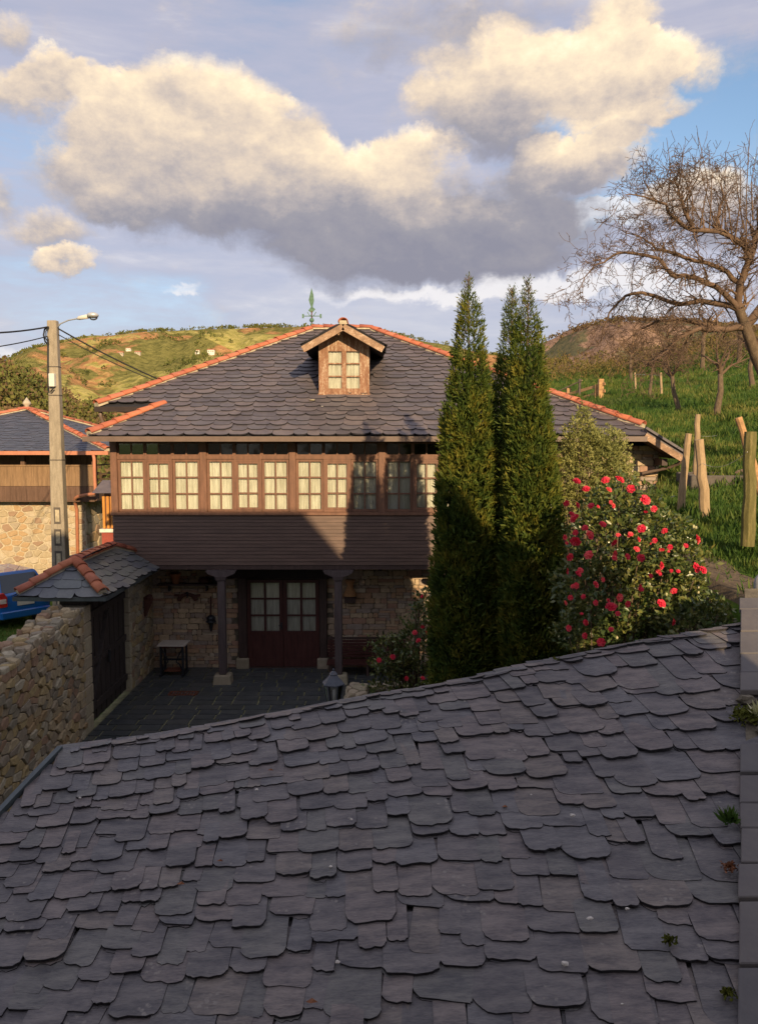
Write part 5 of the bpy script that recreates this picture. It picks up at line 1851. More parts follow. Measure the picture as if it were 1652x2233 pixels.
# ------------------------------------------------------------------ plants
def cypress(px0, Y, prof_, label, seed, dens=480, zb=.36, tipn=70):
    rg = np.random.default_rng(seed)
    z_ = [(pz(py, Y), r / FPX * Y, pxx(pc, py, Y)) for py, r, pc in prof_][::-1]
    zs = np.array([q[0] for q in z_]); rs = np.array([q[1] for q in z_]); xs = np.array([q[2] for q in z_])
    zs = np.concatenate([[zb, zb + .25], zs]); rs = np.concatenate([[rs[0] * .55, rs[0] * .8], rs]); xs = np.concatenate([[xs[0], xs[0]], xs])
    o = thing('cypress', label, 'cypress tree', (xs[0], Y, zb), 'tall columnar cypresses in the garden')
    mb = MB(); zz = np.linspace(zb, zs[-1] - .05, 14)
    mb.tube([(np.interp(z, zs, xs), Y, z) for z in zz], [max(.006, .08 * (1 - i / 13.5)) for i in range(14)], 7); mb.build('trunk', 'bark', o, smooth=True)
    # dense dark interior
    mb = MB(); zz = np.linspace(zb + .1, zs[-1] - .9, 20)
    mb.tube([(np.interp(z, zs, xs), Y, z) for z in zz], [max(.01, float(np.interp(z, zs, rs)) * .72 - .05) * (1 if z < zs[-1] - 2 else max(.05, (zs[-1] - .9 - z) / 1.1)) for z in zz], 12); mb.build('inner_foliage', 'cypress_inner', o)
    zg = np.linspace(zb, zs[-1], 400); rgd = np.interp(zg, zs, rs)
    cdf = np.cumsum(rgd + .01); cdf /= cdf[-1]
    area = float(np.trapezoid(rgd, zg) * 2 * math.pi) if hasattr(np, 'trapezoid') else float(np.trapz(rgd, zg) * 2 * math.pi)
    n = int(area * dens)
    z = np.interp(rg.random(n), cdf, zg); th = rg.random(n) * 2 * math.pi
    r = np.interp(z, zs, rs)
    nz_ = np.array([noise.noise(Vector((math.cos(a) * 1.6 + seed, math.sin(a) * 1.6, q * 1.1))) * .6 + noise.noise(Vector((math.cos(a) * 4, math.sin(a) * 4 + seed, q * 3.2))) * .55 for a, q in zip(th, z)])
    dep = rg.random(n) ** 1.5 * .28 + .10
    rad = np.maximum(r - .012, .004) * (1 + .26 * nz_ - dep * .8) + nz_ * .03 * np.clip(r * 6, 0, 1)
    xc = np.interp(z, zs, xs)
    P = np.stack([xc + np.cos(th) * rad, Y + np.sin(th) * rad, z], 1)
    up = np.stack([np.cos(th) * .75, np.sin(th) * .75, np.full(n, 1.25)], 1) + rg.normal(size=(n, 3)) * .32
    up /= np.linalg.norm(up, axis=1, keepdims=True)
    Ps = []; Ds = []; Ss = []
    for k in range(6):
        jit = rg.normal(size=(n, 3)) * .40
        Ds.append(up + jit); Ps.append(P + up * (.02 * k) + rg.normal(size=(n, 3)) * .010); Ss.append((.055 + .060 * rg.random(n)) * np.clip(.45 + r * 1.7, .5, 1.1))
    # sparse leader sprays at the tip
    V, F = leafcloud(np.concatenate(Ps), np.concatenate(Ds), np.concatenate(Ss), .27, .3, rg)
    fast('foliage', V, F, 'cypress_leaf', o, kind='stuff', origin=(xs[0], Y, zb))
    mb = MB()
    for k in range(tipn):
        zt = zs[-1] - .95 * rg.random() ** 1.2; xc_ = float(np.interp(zt, zs, xs)); a = rg.random() * 6.28; l = .03 + .06 * (zs[-1] - zt) ** .5
        p0 = Vector((xc_, Y, zt - .02)); p1 = p0 + Vector((math.cos(a) * l, math.sin(a) * l, l * .9)); p2 = p1 + Vector((math.cos(a) * l * .2, 0, l * .6))
        mb.tube([p0, p1, p2], [.005, .004, .002], 3)
    mb.build('tip_twigs', 'twig', o)
    return o


CA = [(604, 2, 1020), (640, 7, 1019), (662, 13, 1020), (680, 19, 1022), (772, 31, 1021), (844, 40, 1024), (928, 51, 1020), (1060, 62, 1017), (1250, 68, 1010), (1480, 71, 1008)]
CB = [(608, 2, 1151), (645, 7, 1150), (680, 12, 1149), (716, 24, 1150), (784, 34, 1148), (868, 42, 1148), (940, 51, 1150), (1036, 60, 1154), (1200, 70, 1158), (1440, 78, 1162)]
CC = [(630, 3, 1117), (665, 10, 1115), (700, 14, 1114), (784, 24, 1112), (868, 36, 1108), (940, 44, 1106), (1100, 50, 1104), (1440, 54, 1102)]
cypress(1020, 12.0, CA, 'tall cypress on its own at the left of the group, directly before the gallery end', 31)
cypress(1150, 11.6, CB, 'widest cypress at the right of the group, touching the red camellia', 32)
cypress(1112, 12.9, CC, 'slimmer dark cypress half hidden behind the other two', 33, tipn=110)


def camellia(name, label, Y, ells, flowers, zb, seed, dens, leafsz, nparts, grp=None, fl=.046, mat='camellia_leaf', yr=.9, buds=40, fY=None):
    rg = np.random.default_rng(seed)
    cx0 = at(ells[0][0], ells[0][1], Y).x
    o = thing(name, label, 'shrub', (cx0, Y, zb), grp)
    P = []; D = []
    tw = MB()
    for (px, py, rx, ry) in ells:
        c = at(px, py, Y); a_, b_ = rx / FPX * Y, ry / FPX * Y; dp = max(a_, b_) * yr
        n = int(dens * (a_ * b_ + a_ * dp + b_ * dp) * 4.2)
        d_ = rg.normal(size=(n, 3)); d_ /= np.linalg.norm(d_, axis=1, keepdims=True)
        nzv = np.array([noise.noise(Vector(q * 2.3) + Vector((seed, px * .01, 0))) for q in d_])
        rr = (1 - .55 * rg.random((n, 1)) ** 1.8) * (1 + .30 * nzv[:, None])
        p = np.array(c) + d_ * rr * np.array([a_, dp, b_])
        P.append(p); D.append(d_ + np.array([0, -.1, .45]))
        for k in range(7):
            e = p[rg.integers(n)]
            b0 = Vector((cx0 + (rg.random() - .5) * .3, Y + (rg.random() - .5) * .3, zb)); m_ = Vector(e).lerp(b0, .5) + Vector((0, 0, .2))
            tw.tube([b0, m_, Vector(e)], [.022, .014, .005], 5)
    P = np.concatenate(P); D = np.concatenate(D)
    tw.build('stem', 'bark', o, smooth=True)
    # shoots: whorls of leaves
    per = 8; n = len(P)
    LP = np.repeat(P, per, 0) + rg.normal(size=(n * per, 3)) * leafsz * .45
    LD = np.repeat(D, per, 0) * .75 + rg.normal(size=(n * per, 3)) * .75
    LS = leafsz * (.65 + .6 * rg.random(n * per))
    # the leaves nearest the viewer become single parts, the rest one mass
    key = LP[:, 1] - .15 * LP[:, 2]
    idx = np.argsort(key)[: nparts * 3]; rg.shuffle(idx); idx = idx[:nparts]
    mask = np.ones(len(LP), bool); mask[idx] = False
    V, F = leafcloud(LP[mask], LD[mask], LS[mask], .52, .28, rg)
    fast('foliage', V, F, mat, o, kind='stuff', origin=(cx0, Y, zb))
    if nparts:
        V, F = leafcloud(LP[idx], LD[idx], LS[idx], .52, .28, rg)
        for k in range(nparts): fast('leaf', V[4 * k:4 * k + 4], [(0, 1, 2), (0, 2, 3)], mat, o, origin=V[4 * k])
    # flowers: rosettes of overlapping petals
    for (px, py, s_) in flowers:
        Yf = (fY or Y) - rg.random() * .35
        c = at(px, py, Yf); r = fl * s_ * (.85 + .3 * rg.random())
        nn = Vector((rg.normal() * .6, -.8, .35 + rg.normal() * .5)).normalized()
        u = nn.orthogonal().normalized(); w = nn.cross(u)
        mb = MB()
        for ring, (cnt, rad, lift, pl) in enumerate(((6, .5, .0, .62), (5, .30, .30, .46), (4, .12, .48, .30))):
            for k in range(cnt):
                a = 2 * math.pi * (k + .5 * ring) / cnt + rg.random() * .4
                dr = u * math.cos(a) + w * math.sin(a); sd2 = nn.cross(dr)
                b0 = c + nn * (lift * r * .9); pw_ = pl * r * 1.0; ln = r * (rad + pl)
                mb.add([b0, b0 + dr * ln * .55 + sd2 * pw_ + nn * r * (.30 + .25 * rg.random()), b0 + dr * ln + sd2 * pw_ * .45 + nn * r * .12, b0 + dr * ln - sd2 * pw_ * .45 + nn * r * .12, b0 + dr * ln * .55 - sd2 * pw_ + nn * r * .22],
                       [(0, 1, 2, 3), (0, 3, 4)])
        mb.build('flower', 'petal_red', o, fixn=False)
    if buds:
        mb = MB()
        for k in rg.integers(0, n, buds):
            mb.sphere(P[k] + D[k] * .03, .012 + .008 * rg.random(), 5, 4, (1, 1, 1.3))
        mb.build('buds', 'bud_pale', o, kind='stuff')
    return o


fl4 = [(465, 690, 1.1), (655, 683, 1), (745, 680, 1.2), (820, 738, .9), (675, 745, .8), (528, 740, .8), (912, 812, 1.2), (445, 935, 1.2), (635, 972, .9), (550, 1040, 1.2), (458, 1080, 1.2), (890, 1000, 1.2), (1040, 1015, .9), (1250, 1070, 1.3), (975, 1078, .7), (710, 1088, .9), (870, 1070, .7), (420, 1185, 1), (545, 1172, 1), (885, 1190, 1.1), (797, 1183, .7), (1020, 1135, .7), (1075, 1120, .7), (712, 1165, .8), (475, 1295, .9), (1015, 1240, .9), (1245, 1255, 1.1), (1290, 1270, 1), (885, 1395, .8), (590, 1365, .8), (745, 1450, .9), (1100, 1408, .8), (690, 1512, 1.3), (798, 1492, .9), (1018, 1488, 1.1), (1092, 1610, .9), (527, 1612, .9), (520, 1700, .9), (625, 1742, 1.1), (415, 1650, .9), (465, 1372, .8), (425, 1450, .7), (560, 850, .8), (470, 845, .7), (705, 850, .7), (520, 995, .8), (1180, 1110, .6), (970, 870, .7)]
camellia('camellia_bush', 'big glossy camellia full of red blooms right of the cypresses', 10.2,
         [(1330, 1190, 95, 110), (1300, 1290, 100, 105), (1420, 1190, 95, 100), (1350, 1100, 80, 58), (1430, 1290, 95, 95), (1490, 1230, 52, 70), (1280, 1370, 75, 60), (1380, 1380, 100, 60), (1470, 1370, 75, 45)],
         [(1101 + x * .3335, 819 + y * .3335, s) for x, y, s in fl4] + [(1228 + (170 + .55 * (y_ - 1085) * (y_ < 1300)) * rnd.random(), y_, .35 + .4 * rnd.random()) for y_ in [1085 + 290 * rnd.random() for k in range(34)]], .36, 41, 62, .082, 250, fY=9.45, yr=.85, buds=160)
fl3 = [(826, 1439, 1.1), (856, 1432, .9), (904, 1379, .9), (912, 1396, .9), (886, 1479, .9), (921, 1478, .8), (920, 1300, .8), (921, 1366, .7), (932, 1379, .8)]
camellia('camellia_bush', 'smaller loose camellia with few red blooms before the bench, left of the cypresses', 14.3,
         [(905, 1400, 42, 60), (850, 1440, 48, 36), (925, 1320, 22, 34), (900, 1480, 60, 40), (830, 1500, 30, 26), (838, 1395, 30, 10)], fl3, .36, 42, 62, .085, 60, fY=14.0, buds=14, yr=.7)
camellia('evergreen_shrub', 'low dark shrub filling the shade at the foot of the bank right of the camellia', 9.6,
         [(1500, 1360, 70, 34), (1560, 1370, 50, 30), (1540, 1330, 50, 30)], [], 2.2, 43, 60, .075, 0, fY=9, buds=0)
camellia('olive_bush', 'pale grey-green fine-leaved bush rising behind the red camellia', 13.0,
         [(1290, 1020, 72, 95), (1262, 960, 38, 55), (1325, 990, 45, 60), (1270, 905, 14, 22), (1345, 1050, 40, 60), (1230, 1040, 28, 70), (1300, 1100, 80, 60)], [], .36, 44, 190, .048, 0, mat='olive_leaf', buds=0, yr=.8)


# bare trees -------------------------------------------------------------
def grow(mb, p, d, L, r, depth, rg, droop=.0, up=.15, bend=.22, shoots=.5, minr=.0045, nb=(3, 4)):
    """a wandering tapering branch with side branches"""
    n = max(3, int(3 + L * 3)); pts = [Vector(p)]; d = Vector(d).normalized(); st = L / n
    for i in range(n):
        d = (d + Vector((rg.normal(0, bend), rg.normal(0, bend), rg.normal(0, bend * .8) + up * .3 - droop * i / n))).normalized()
        pts.append(pts[-1] + d * st)
    rad = [max(minr, r * (1 - .75 * i / n)) for i in range(n + 1)]
    mb.tube(pts, rad, 6 if r > .03 else (4 if r > .012 else 3), cap=False)
    if depth > 0:
        for k in range(int(rg.integers(*nb))):
            i = int(rg.integers(max(1, n // 3), n + 1)); q = pts[i]
            sd_ = Vector(rg.normal(size=3)); dd = (d * .55 + sd_.normalized() * .75 + Vector((0, 0, up))).normalized()
            grow(mb, q, dd, L * (.45 + .3 * rg.random()), max(minr, rad[min(i, n)] * .65), depth - 1, rg, droop, up, bend, shoots, minr, nb)
    return pts


def tree(label, base, h, seed, mat='twig', lean=(0, 0), depth=4, name='bare_tree', grp='bare trees on the meadow', r0=.11, spread=1.0, th=.42):
    rg = np.random.default_rng(seed)
    base = Vector(base)
    o = thing(name, label, 'tree', tuple(base), grp)
    mb = MB(); top = base + Vector((lean[0], lean[1], h * th))
    m_ = base.lerp(top, .5) + Vector((rg.normal(0, .06) * h * .3, 0, 0))
    mb.tube([base - Vector((0, 0, .2)), base + Vector((0, 0, .15)), m_, top], [r0 * 1.3, r0, r0 * .85, r0 * .7], 8); mb.build('trunk', 'bark', o, smooth=True)
    mb = MB()
    for k in range(6):
        a = k * 1.05 + rg.random(); dd = Vector((math.cos(a) * spread, math.sin(a) * spread, .75 + .4 * rg.random()))
        grow(mb, top - Vector((0, 0, h * .08 * rg.random())), dd, h * .30, r0 * .5, depth, rg, .05, .2, .2, nb=(3, 5))
    mb.build('crown', mat, o, smooth=True)
    return o


def limb(mb, pts2, Y, r0, r1, rg, Yend=None, side=5, L=.9, depth=2, up=.25, droop=.15):
    n = len(pts2); P3 = []
    for i, (px, py) in enumerate(pts2):
        f = i / (n - 1); P3.append(at(px, py, Y + ((Yend or Y) - Y) * f))
    # subdivide smoothly
    Q = []
    for i in range(n - 1):
        a, b_ = P3[i], P3[i + 1]; p0 = P3[max(0, i - 1)]; p3 = P3[min(n - 1, i + 2)]
        for t in (0, .33, .66):
            Q.append(.5 * ((2 * a) + (b_ - p0) * t + (2 * p0 - 5 * a + 4 * b_ - p3) * t * t + (-p0 + 3 * a - 3 * b_ + p3) * t ** 3) + Vector((rg.normal(0, .015), rg.normal(0, .03), rg.normal(0, .015))))
    Q.append(P3[-1])
    m_ = len(Q)
    rad = [r0 + (r1 - r0) * i / (m_ - 1) for i in range(m_)]
    mb.tube(Q, rad, 7, cap=False)
    for i in range(2, m_):
        for k in range(side):
            if rg.random() > .62: continue
            d = (Q[i] - Q[i - 1]).normalized(); s_ = Vector(rg.normal(size=3)); s_.y *= .8
            dd = (d * .6 + s_.normalized() * .8 + Vector((0, 0, up))).normalized()
            grow(mb, Q[i], dd, L * (.4 + .8 * rg.random()), max(.006, rad[i] * .38), depth, rg, droop, up * .6, .2, nb=(2, 4))
    return Q


TY = 17.5
rg = np.random.default_rng(77)
tb = at(1690, 880, TY); tb.z = ground_z(tb.x, tb.y)
bt = thing('apple_tree', 'large gnarled bare apple tree arching in from the right over the meadow', 'tree', tuple(tb))
mb = MB()
trunk = [tb, at(1672, 830, TY), at(1648, 780, TY), at(1625, 715, TY), at(1610, 675, TY)]
mb.tube(trunk, [.165, .14, .125, .11, .10], 9, cap=False); mb.build('trunk', 'bark', bt, smooth=True)
mb = MB()
LM = [([(1610, 675), (1614, 620), (1632, 568), (1621, 538), (1568, 505), (1511, 501), (1471, 478), (1445, 448), (1405, 430), (1360, 425)], .09, .008, TY, TY - 1.2),
      ([(1610, 675), (1560, 625), (1500, 602), (1464, 600), (1430, 565), (1365, 547), (1330, 562), (1285, 590), (1262, 630)], .065, .006, TY, TY - 1.6),
      ([(1625, 715), (1560, 718), (1510, 720), (1470, 748), (1438, 778), (1400, 800)], .075, .008, TY, TY - .6),
      ([(1610, 675), (1540, 655), (1480, 662), (1400, 640), (1350, 655), (1320, 700), (1305, 750)], .07, .006, TY, TY + .8),
      ([(1632, 568), (1648, 510), (1652, 460), (1665, 420)], .075, .012, TY, TY),
      ([(1511, 501), (1488, 450), (1480, 420), (1470, 390)], .05, .008, TY - .6, TY - .8),
      ([(1568, 505), (1566, 460), (1575, 430), (1572, 390)], .045, .008, TY, TY + .5),
      ([(1614, 620), (1560, 580), (1490, 560), (1430, 540), (1400, 520), (1350, 500)], .06, .007, TY, TY - 1.0),
      ([(1625, 715), (1680, 640), (1740, 560), (1800, 500), (1850, 470)], .11, .02, TY, TY + .5),
      ([(1640, 760), (1700, 700), (1780, 660), (1860, 640)], .09, .015, TY, TY - .8),
      ([(1648, 500), (1700, 430), (1740, 380), (1760, 330)], .05, .01, TY, TY),
      ([(1560, 718), (1500, 700), (1440, 700), (1390, 720), (1350, 760)], .05, .006, TY + .4, TY + 1.2)]
for k, (pts, r0, r1, Ya, Yb) in enumerate(LM): limb(mb, pts, Ya, r0, r1, rg, Yb, side=5, L=.62, depth=3, up=.12 if k in (0, 4, 5, 6, 7) else .0, droop=.12)
# upright water shoots along the top
for (px, py, tx, ty) in [(1455, 440, 1452, 300), (1475, 425, 1490, 315), (1500, 470, 1505, 360), (1525, 495, 1522, 300), (1545, 500, 1552, 350), (1560, 500, 1520, 345), (1490, 440, 1530, 330), (1580, 510, 1580, 330), (1600, 525, 1612, 340), (1595, 520, 1560, 380), (1625, 540, 1632, 300), (1640, 480, 1650, 320), (1540, 505, 1490, 380), (1510, 500, 1478, 355), (1570, 505, 1600, 400), (1430, 445, 1400, 340), (1620, 500, 1600, 360), (1665, 470, 1660, 350)]:
    a, b_ = at(px, py, TY - .5), at(tx, ty, TY - .5 + rg.normal(0, .3)); m_ = a.lerp(b_, .5) + Vector((rg.normal(0, .08), 0, 0))
    mb.tube([a, m_, b_], [.018, .011, .004], 4, cap=False)
    for k in range(5):
        q = a.lerp(b_, .25 + .7 * rg.random()); grow(mb, q, (b_ - a).normalized() + Vector(rg.normal(size=3)) * .5, .2 + .25 * rg.random(), .006, 1, rg, 0, .2, .15, nb=(1, 3))
mb.build('branches', 'twig', bt, smooth=True)

# other bare trees on the meadow
TL = [(1478, 868, 27, 3.1, 'small crooked bare tree with a pale forked trunk on the upper meadow', 5, (-.25, 0), .09),
      (1563, 868, 25, 3.3, 'straight-trunked bare tree on the upper meadow, reddish-brown bark', 6, (.05, 0), .11),
      (1415, 850, 31, 3.0, 'thin bare tree furthest up the slope before the scrub', 7, (.1, 0), .07),
      (1640, 800, 34, 4.0, 'bare tree behind the apple tree trunk near the upper field edge', 8, (0, 0), .12),
      (1375, 815, 44, 4.0, 'bare bushy tree left of the others on the field skyline', 9, (0, 0), .1),
      (1450, 800, 46, 5.0, 'tall bare tree in the middle of the field skyline', 10, (0, 0), .12),
      (1530, 800, 44, 5.4, 'broad bare tree right of the middle on the field skyline', 11, (0, 0), .13),
      (1610, 790, 46, 6.5, 'tallest bare tree on the field skyline near its right end', 12, (0, 0), .14),
      (1700, 790, 42, 6.5, 'bare tree on the skyline at the far right edge of the field', 13, (0, 0), .14)]
for (px, py, Y, h, lb, sd_, ln, r0) in TL:
    x = pxx(px, py, Y); tree(lb, (x, Y, ground_z(x, Y)), h, sd_, 'twig_far' if Y > 40 else 'twig', ln, 3, r0=r0)


# brush along the top of the meadow
rg = np.random.default_rng(90)
n = 16000; xs_ = rg.random(n) * 40 + 8; ys_ = 46 + rg.random(n) * 14 + (xs_ - 20) * .1
P = np.array([(x, y, ground_z(x, y) + rg.random() ** 1.4 * (.7 + 1.2 * (noise.noise(Vector((x * .25, y * .25, 1))) + .4)) ) for x, y in zip(xs_, ys_)])
V, F = leafcloud(P, rg.normal(size=(n, 3)) + np.array([0, 0, 1.0]), .16 + .2 * rg.random(n), .22, .3, rg)
tag(fast('scrub', V, F, 'scrub', kind='stuff'), 'brown and green scrub along the top of the meadow', 'scrub')


# grass -----------------------------------------------------------------
def grass(name, label, n, sampler, size, seed, blades=5):
    rg = np.random.default_rng(seed); P = []
    while len(P) < n:
        x, y = sampler(rg)
        if x is None: continue
        P.append((x, y, ground_z(x, y) - .01))
    P = np.repeat(np.array(P), blades, 0); m_ = len(P)
    P[:, :2] += rg.normal(size=(m_, 2)) * .06
    D = rg.normal(size=(m_, 3)) * .42 + np.array([0, 0, 1.0])
    cl = np.array([.75 + .9 * max(0, noise.noise(Vector((p[0] * .8, p[1] * .8, 3)))) for p in P])
    V, F = leafcloud(P, D, size * (.5 + rg.random(m_)) * cl * (1 + P[:, 1] * .02), .14, .2, rg)
    tag(fast(name, V, F, 'grass_blade', kind='stuff'), label, 'grass')


def smp(rg):
    y = 9 * (60 / 9) ** rg.random(); x = 4.2 + rg.random() * (y * .62)
    if y < 17.8 and x < 4.25 + max(0, y - 11) * .14 + max(0, y - 15) * .45: return None, None
    if y < 30 and x < 6.5 and y > 17: return None, None
    if y < 12.2 and x < 5.5 - max(0, y - 9) * .28 and rg.random() < .93: return None, None
    return x, y


grass('grass', 'long green grass on the sloping meadow', 34000, smp, .13, 50)
grass('grass', 'short rough grass round the parked car beyond the yard wall', 5200, lambda rg: (-14 + rg.random() * 4.8, 17 + rg.random() * 9), .07, 51)
# ------------------------------------------------------------------ meadow stakes, fence, trough
def stake(label, a, b_, r, mat='wood_stake'):
    a, b_ = Vector(a), Vector(b_)
    o_ = MB(); n = 7; pts = [a.lerp(b_, i / n) + Vector((rnd.random() - .5, rnd.random() - .5, 0)) * r * .35 for i in range(n + 1)]
    o_.tube(pts, [r * (1.1 - .2 * i / n + (rnd.random() - .5) * .12) for i in range(n + 1)], 9)
    o = o_.build('fence_stake', mat, smooth=False, origin=a)
    tag(o, label, 'fence post', 'rough wooden stakes at the meadow edge')


def groundpt(px, py, Y):
    p = at(px, py, Y); p.z = ground_z(p.x, p.y) - .05; return p


stake('slim pale stake leaning right, leftmost of the stakes by the stone trough', at(1483, 1112, 14.2), at(1499, 945, 14.1), .062)
stake('thin upright stake standing behind the two thicker pale stakes', at(1515, 1060, 16.0), at(1520, 903, 16.0), .058)
stake('thick cracked pale stake in front, right of the leaning one', at(1537, 1148, 13.6), at(1524, 958, 13.6), .085)
stake('mossy green round post, tallest and thickest of the meadow posts', at(1628, 1190, 11.3), at(1635, 941, 11.3), .088, 'wood_stake_green')
stake('reddish split stake leaning out behind the mossy green post', at(1672, 1120, 11.9), at(1608, 910, 11.9), .058, 'wood_rail')
for (a, b_, lb) in ((at(1530, 1010, 13.5), at(1628, 985, 11.2), 'thin slack wire between the thick pale stake and the mossy post'), (at(1520, 950, 16), at(1600, 930, 30), 'thin wire running uphill from the slender back stake')):
    pts = [a.lerp(b_, t) + Vector((0, 0, -.5 * t * (1 - t))) for t in np.linspace(0, 1, 9)]
    mb = MB(); mb.tube(pts, .004, 4); tag(mb.build('fence_wire', 'galvanised'), lb, 'wire')

fy = 34.0
fc = at(1280, 860, fy)
fe = thing('rail_fence', 'sunlit orange-brown two-rail wooden fence at the meadow corner behind the roof', 'fence', (fc.x, fy, ground_z(fc.x, fy)))
for (a, b_, w) in (((1210, 868), (1318, 836), .12), ((1215, 884), (1318, 852), .12)):
    mb = MB(); mb.bar(at(*a, fy + 1.5), at(*b_, fy - 1.0), .04, w); mb.build('rail', 'wood_rail', fe)
for (px, t_, b_, Y, w) in ((1308, 826, 872, fy - .8, .20), (1298, 838, 874, fy - .6, .10), (1238, 846, 890, fy + 1, .18), (1262, 826, 880, fy + .2, .09)):
    p, q = at(px, b_, Y), at(px, t_, Y)
    MB().box((p.x - w / 2, Y - w / 2, p.z - .3), (p.x + w / 2, Y + w / 2, q.z)).build('post', 'wood_rail' if w > .09 else 'wood_dark', fe)
mb = MB(); mb.bar(at(1205, 858, fy + 2), at(1268, 829, fy), .03, .05); mb.build('top_pole', 'wood_stake', fe)
st = thing('stake_row', 'line of thin pale poles with wire climbing the meadow behind the rail fence', 'fence', tuple(groundpt(1350, 845, 34)))
for (px, t_, b_, Y) in ((1441, 812, 852, 30), (1490, 640, 640, 0), (1385, 812, 850, 36)):
    if not Y: continue
    mb = MB(); mb.tube([at(px, b_ + 6, Y), at(px - 2, t_, Y)], .045, 6); mb.build('post', 'wood_stake', st)
mb = MB(); mb.tube([at(1441, 818, 30), at(1385, 816, 36)], .01, 4); mb.build('wire', 'galvanised', st)

tp = at(1548, 1070, 16.0); tz = ground_z(tp.x, 16.0)
tr_ = thing('stone_trough', 'long dark stone trough sunk in the grass behind the stakes', 'trough', (tp.x, 16.0, tz))
x0, x1 = tp.x - .55, tp.x + .62
for (a, b_) in (((x0, 15.6, tz - .3), (x1, 15.72, tz + .16)), ((x0, 16.3, tz - .3), (x1, 16.42, tz + .20)), ((x0, 15.72, tz - .3), (x0 + .12, 16.3, tz + .18)), ((x1 - .12, 15.72, tz - .3), (x1, 16.3, tz + .18))):
    MB().box(a, b_).build('trough_side', 'concrete_dark', tr_, bevel=.015)
MB().box((x0 + .12, 15.72, tz - .3), (x1 - .12, 16.3, tz + .02)).build('trough_bottom', 'dark_interior', tr_)
er = thing('stone_edging', 'rough row of low dark stones running right from the trough', 'edging', (x1 + .8, 16.1, tz + .1))
for k in range(9):
    x = x1 + .08 + k * .24
    mb = MB(); mb.sphere((x, 16.1 + .1 * rnd.random(), ground_z(x, 16.1) + .02), .13, 7, 5, (1.1, .8, .6 + .4 * rnd.random()), .5); mb.build('stone', 'stone_wall', er)

# ------------------------------------------------------------------ porch things
WY = 18.90
tY = 18.35
a, b_ = at(343, 1406, tY - .22), at(404, 1406, tY - .22)
tx0, tx1 = a.x, b_.x; th_ = a.z
tb_ = thing('treadle_table', 'old sewing-machine table with pale marble top and black iron legs', 'table', ((tx0 + tx1) / 2, tY, .02))
MB().box((tx0, tY - .24, th_ - .035), (tx1, tY + .26, th_)).build('table_top', 'marble', tb_, bevel=.004)
for s_, x in ((1, tx0 + .07), (-1, tx1 - .07)):
    mb = MB()
    for y in (tY - .18, tY + .18): mb.bar((x, y, .02), (x, y, th_ - .035), .045, .045)
    mb.box((x - .03, tY - .24, .02), (x + .03, tY + .24, .07)); mb.build('leg', 'black_iron', tb_)
    mb = MB(); mb.tube([(x, tY - .16, th_ - .08), (x + s_ * .12, tY - .16, th_ - .30), (x + s_ * .16, tY - .16, th_ - .42), (x + s_ * .09, tY - .16, .30), (x, tY - .16, .12)], .016, 6); mb.build('scroll', 'black_iron', tb_)
MB().box((tx0 + .07, tY - .02, th_ - .42), (tx1 - .07, tY + .02, th_ - .38)).build('stretcher', 'black_iron', tb_)
MB().box((tx0 + .14, tY - .16, .12), (tx1 - .14, tY + .14, .14)).build('treadle', 'rust', tb_)
MB().box((tx0 + .05, tY - .2, th_ - .075), (tx1 - .05, tY + .2, th_ - .036)).build('apron', 'old_timber', tb_)

# bench
bY = 18.35
bx0, bx1_ = at(713, 1400, bY).x, at(884, 1400, bY).x
bn = thing('slatted_bench', 'dark brown slatted wooden bench against the porch wall', 'bench', ((bx0 + bx1_) / 2, bY, .02))
zt, zs_ = pz(1390, bY + .2), pz(1443, bY)
for k in range(7):
    z = zs_ + .06 + k * (zt - zs_ - .10) / 6.3
    MB().box((bx0, bY + .22 + .012 * k, z), (bx1_, bY + .245 + .012 * k, z + .052)).build('back_slat', 'wood_door' if k < 6 else 'wood_dark', bn)
for k in range(6): MB().box((bx0, bY - .22 + k * .075, zs_ - .02), (bx1_, bY - .16 + k * .075, zs_ + .01)).build('seat_slat', 'wood_door', bn)
for x in (bx0 + .05, (bx0 + bx1_) / 2, bx1_ - .1):
    MB().box((x, bY - .2, .02), (x + .06, bY - .14, zs_ - .02)).build('leg', 'wood_dark', bn)
    mb = MB(); mb.bar((x + .03, bY + .24, .02), (x + .03, bY + .34, zt), .06, .05, (0, 1, 0)); mb.build('leg', 'wood_dark', bn)

# shelf with pots
s0, s1 = at(345, 1272, WY - .15), at(476, 1272, WY - .15)
shf = thing('wall_shelf', 'thin dark wooden shelf high on the porch wall', 'shelf', ((s0.x + s1.x) / 2, WY - .14, s0.z))
MB().box((s0.x, WY - .26, s0.z - .035), (s1.x, WY - .01, s0.z)).build('board', 'wood_dark', shf)
for x in (s0.x + .25, s1.x - .3): MB().box((x, WY - .2, s0.z - .18), (x + .03, WY - .01, s0.z - .035)).build('bracket', 'black_iron', shf)
sz = s0.z
p = at(383, 1260, WY - .14).x
mb = MB(); mb.lathe((p, WY - .14, sz), [(.075, .0), (.115, .20), (.135, .205), (.135, .25), (.11, .25), (.07, .08)], 14); o = mb.build('flower_pot', 'clay_pot', smooth=True); tag(o, 'orange clay flower pot standing on the wall shelf', 'pot')
p = at(446, 1260, WY - .14).x
mb = MB(); mb.lathe((p, WY - .14, sz), [(.08, 0), (.15, .08), (.12, .13), (.13, .14), (.05, .12)], 14); o = mb.build('bowl', 'old_timber', smooth=True); tag(o, 'dark shallow bowl on the shelf between pot and jug', 'bowl')
p = at(472, 1255, WY - .14).x
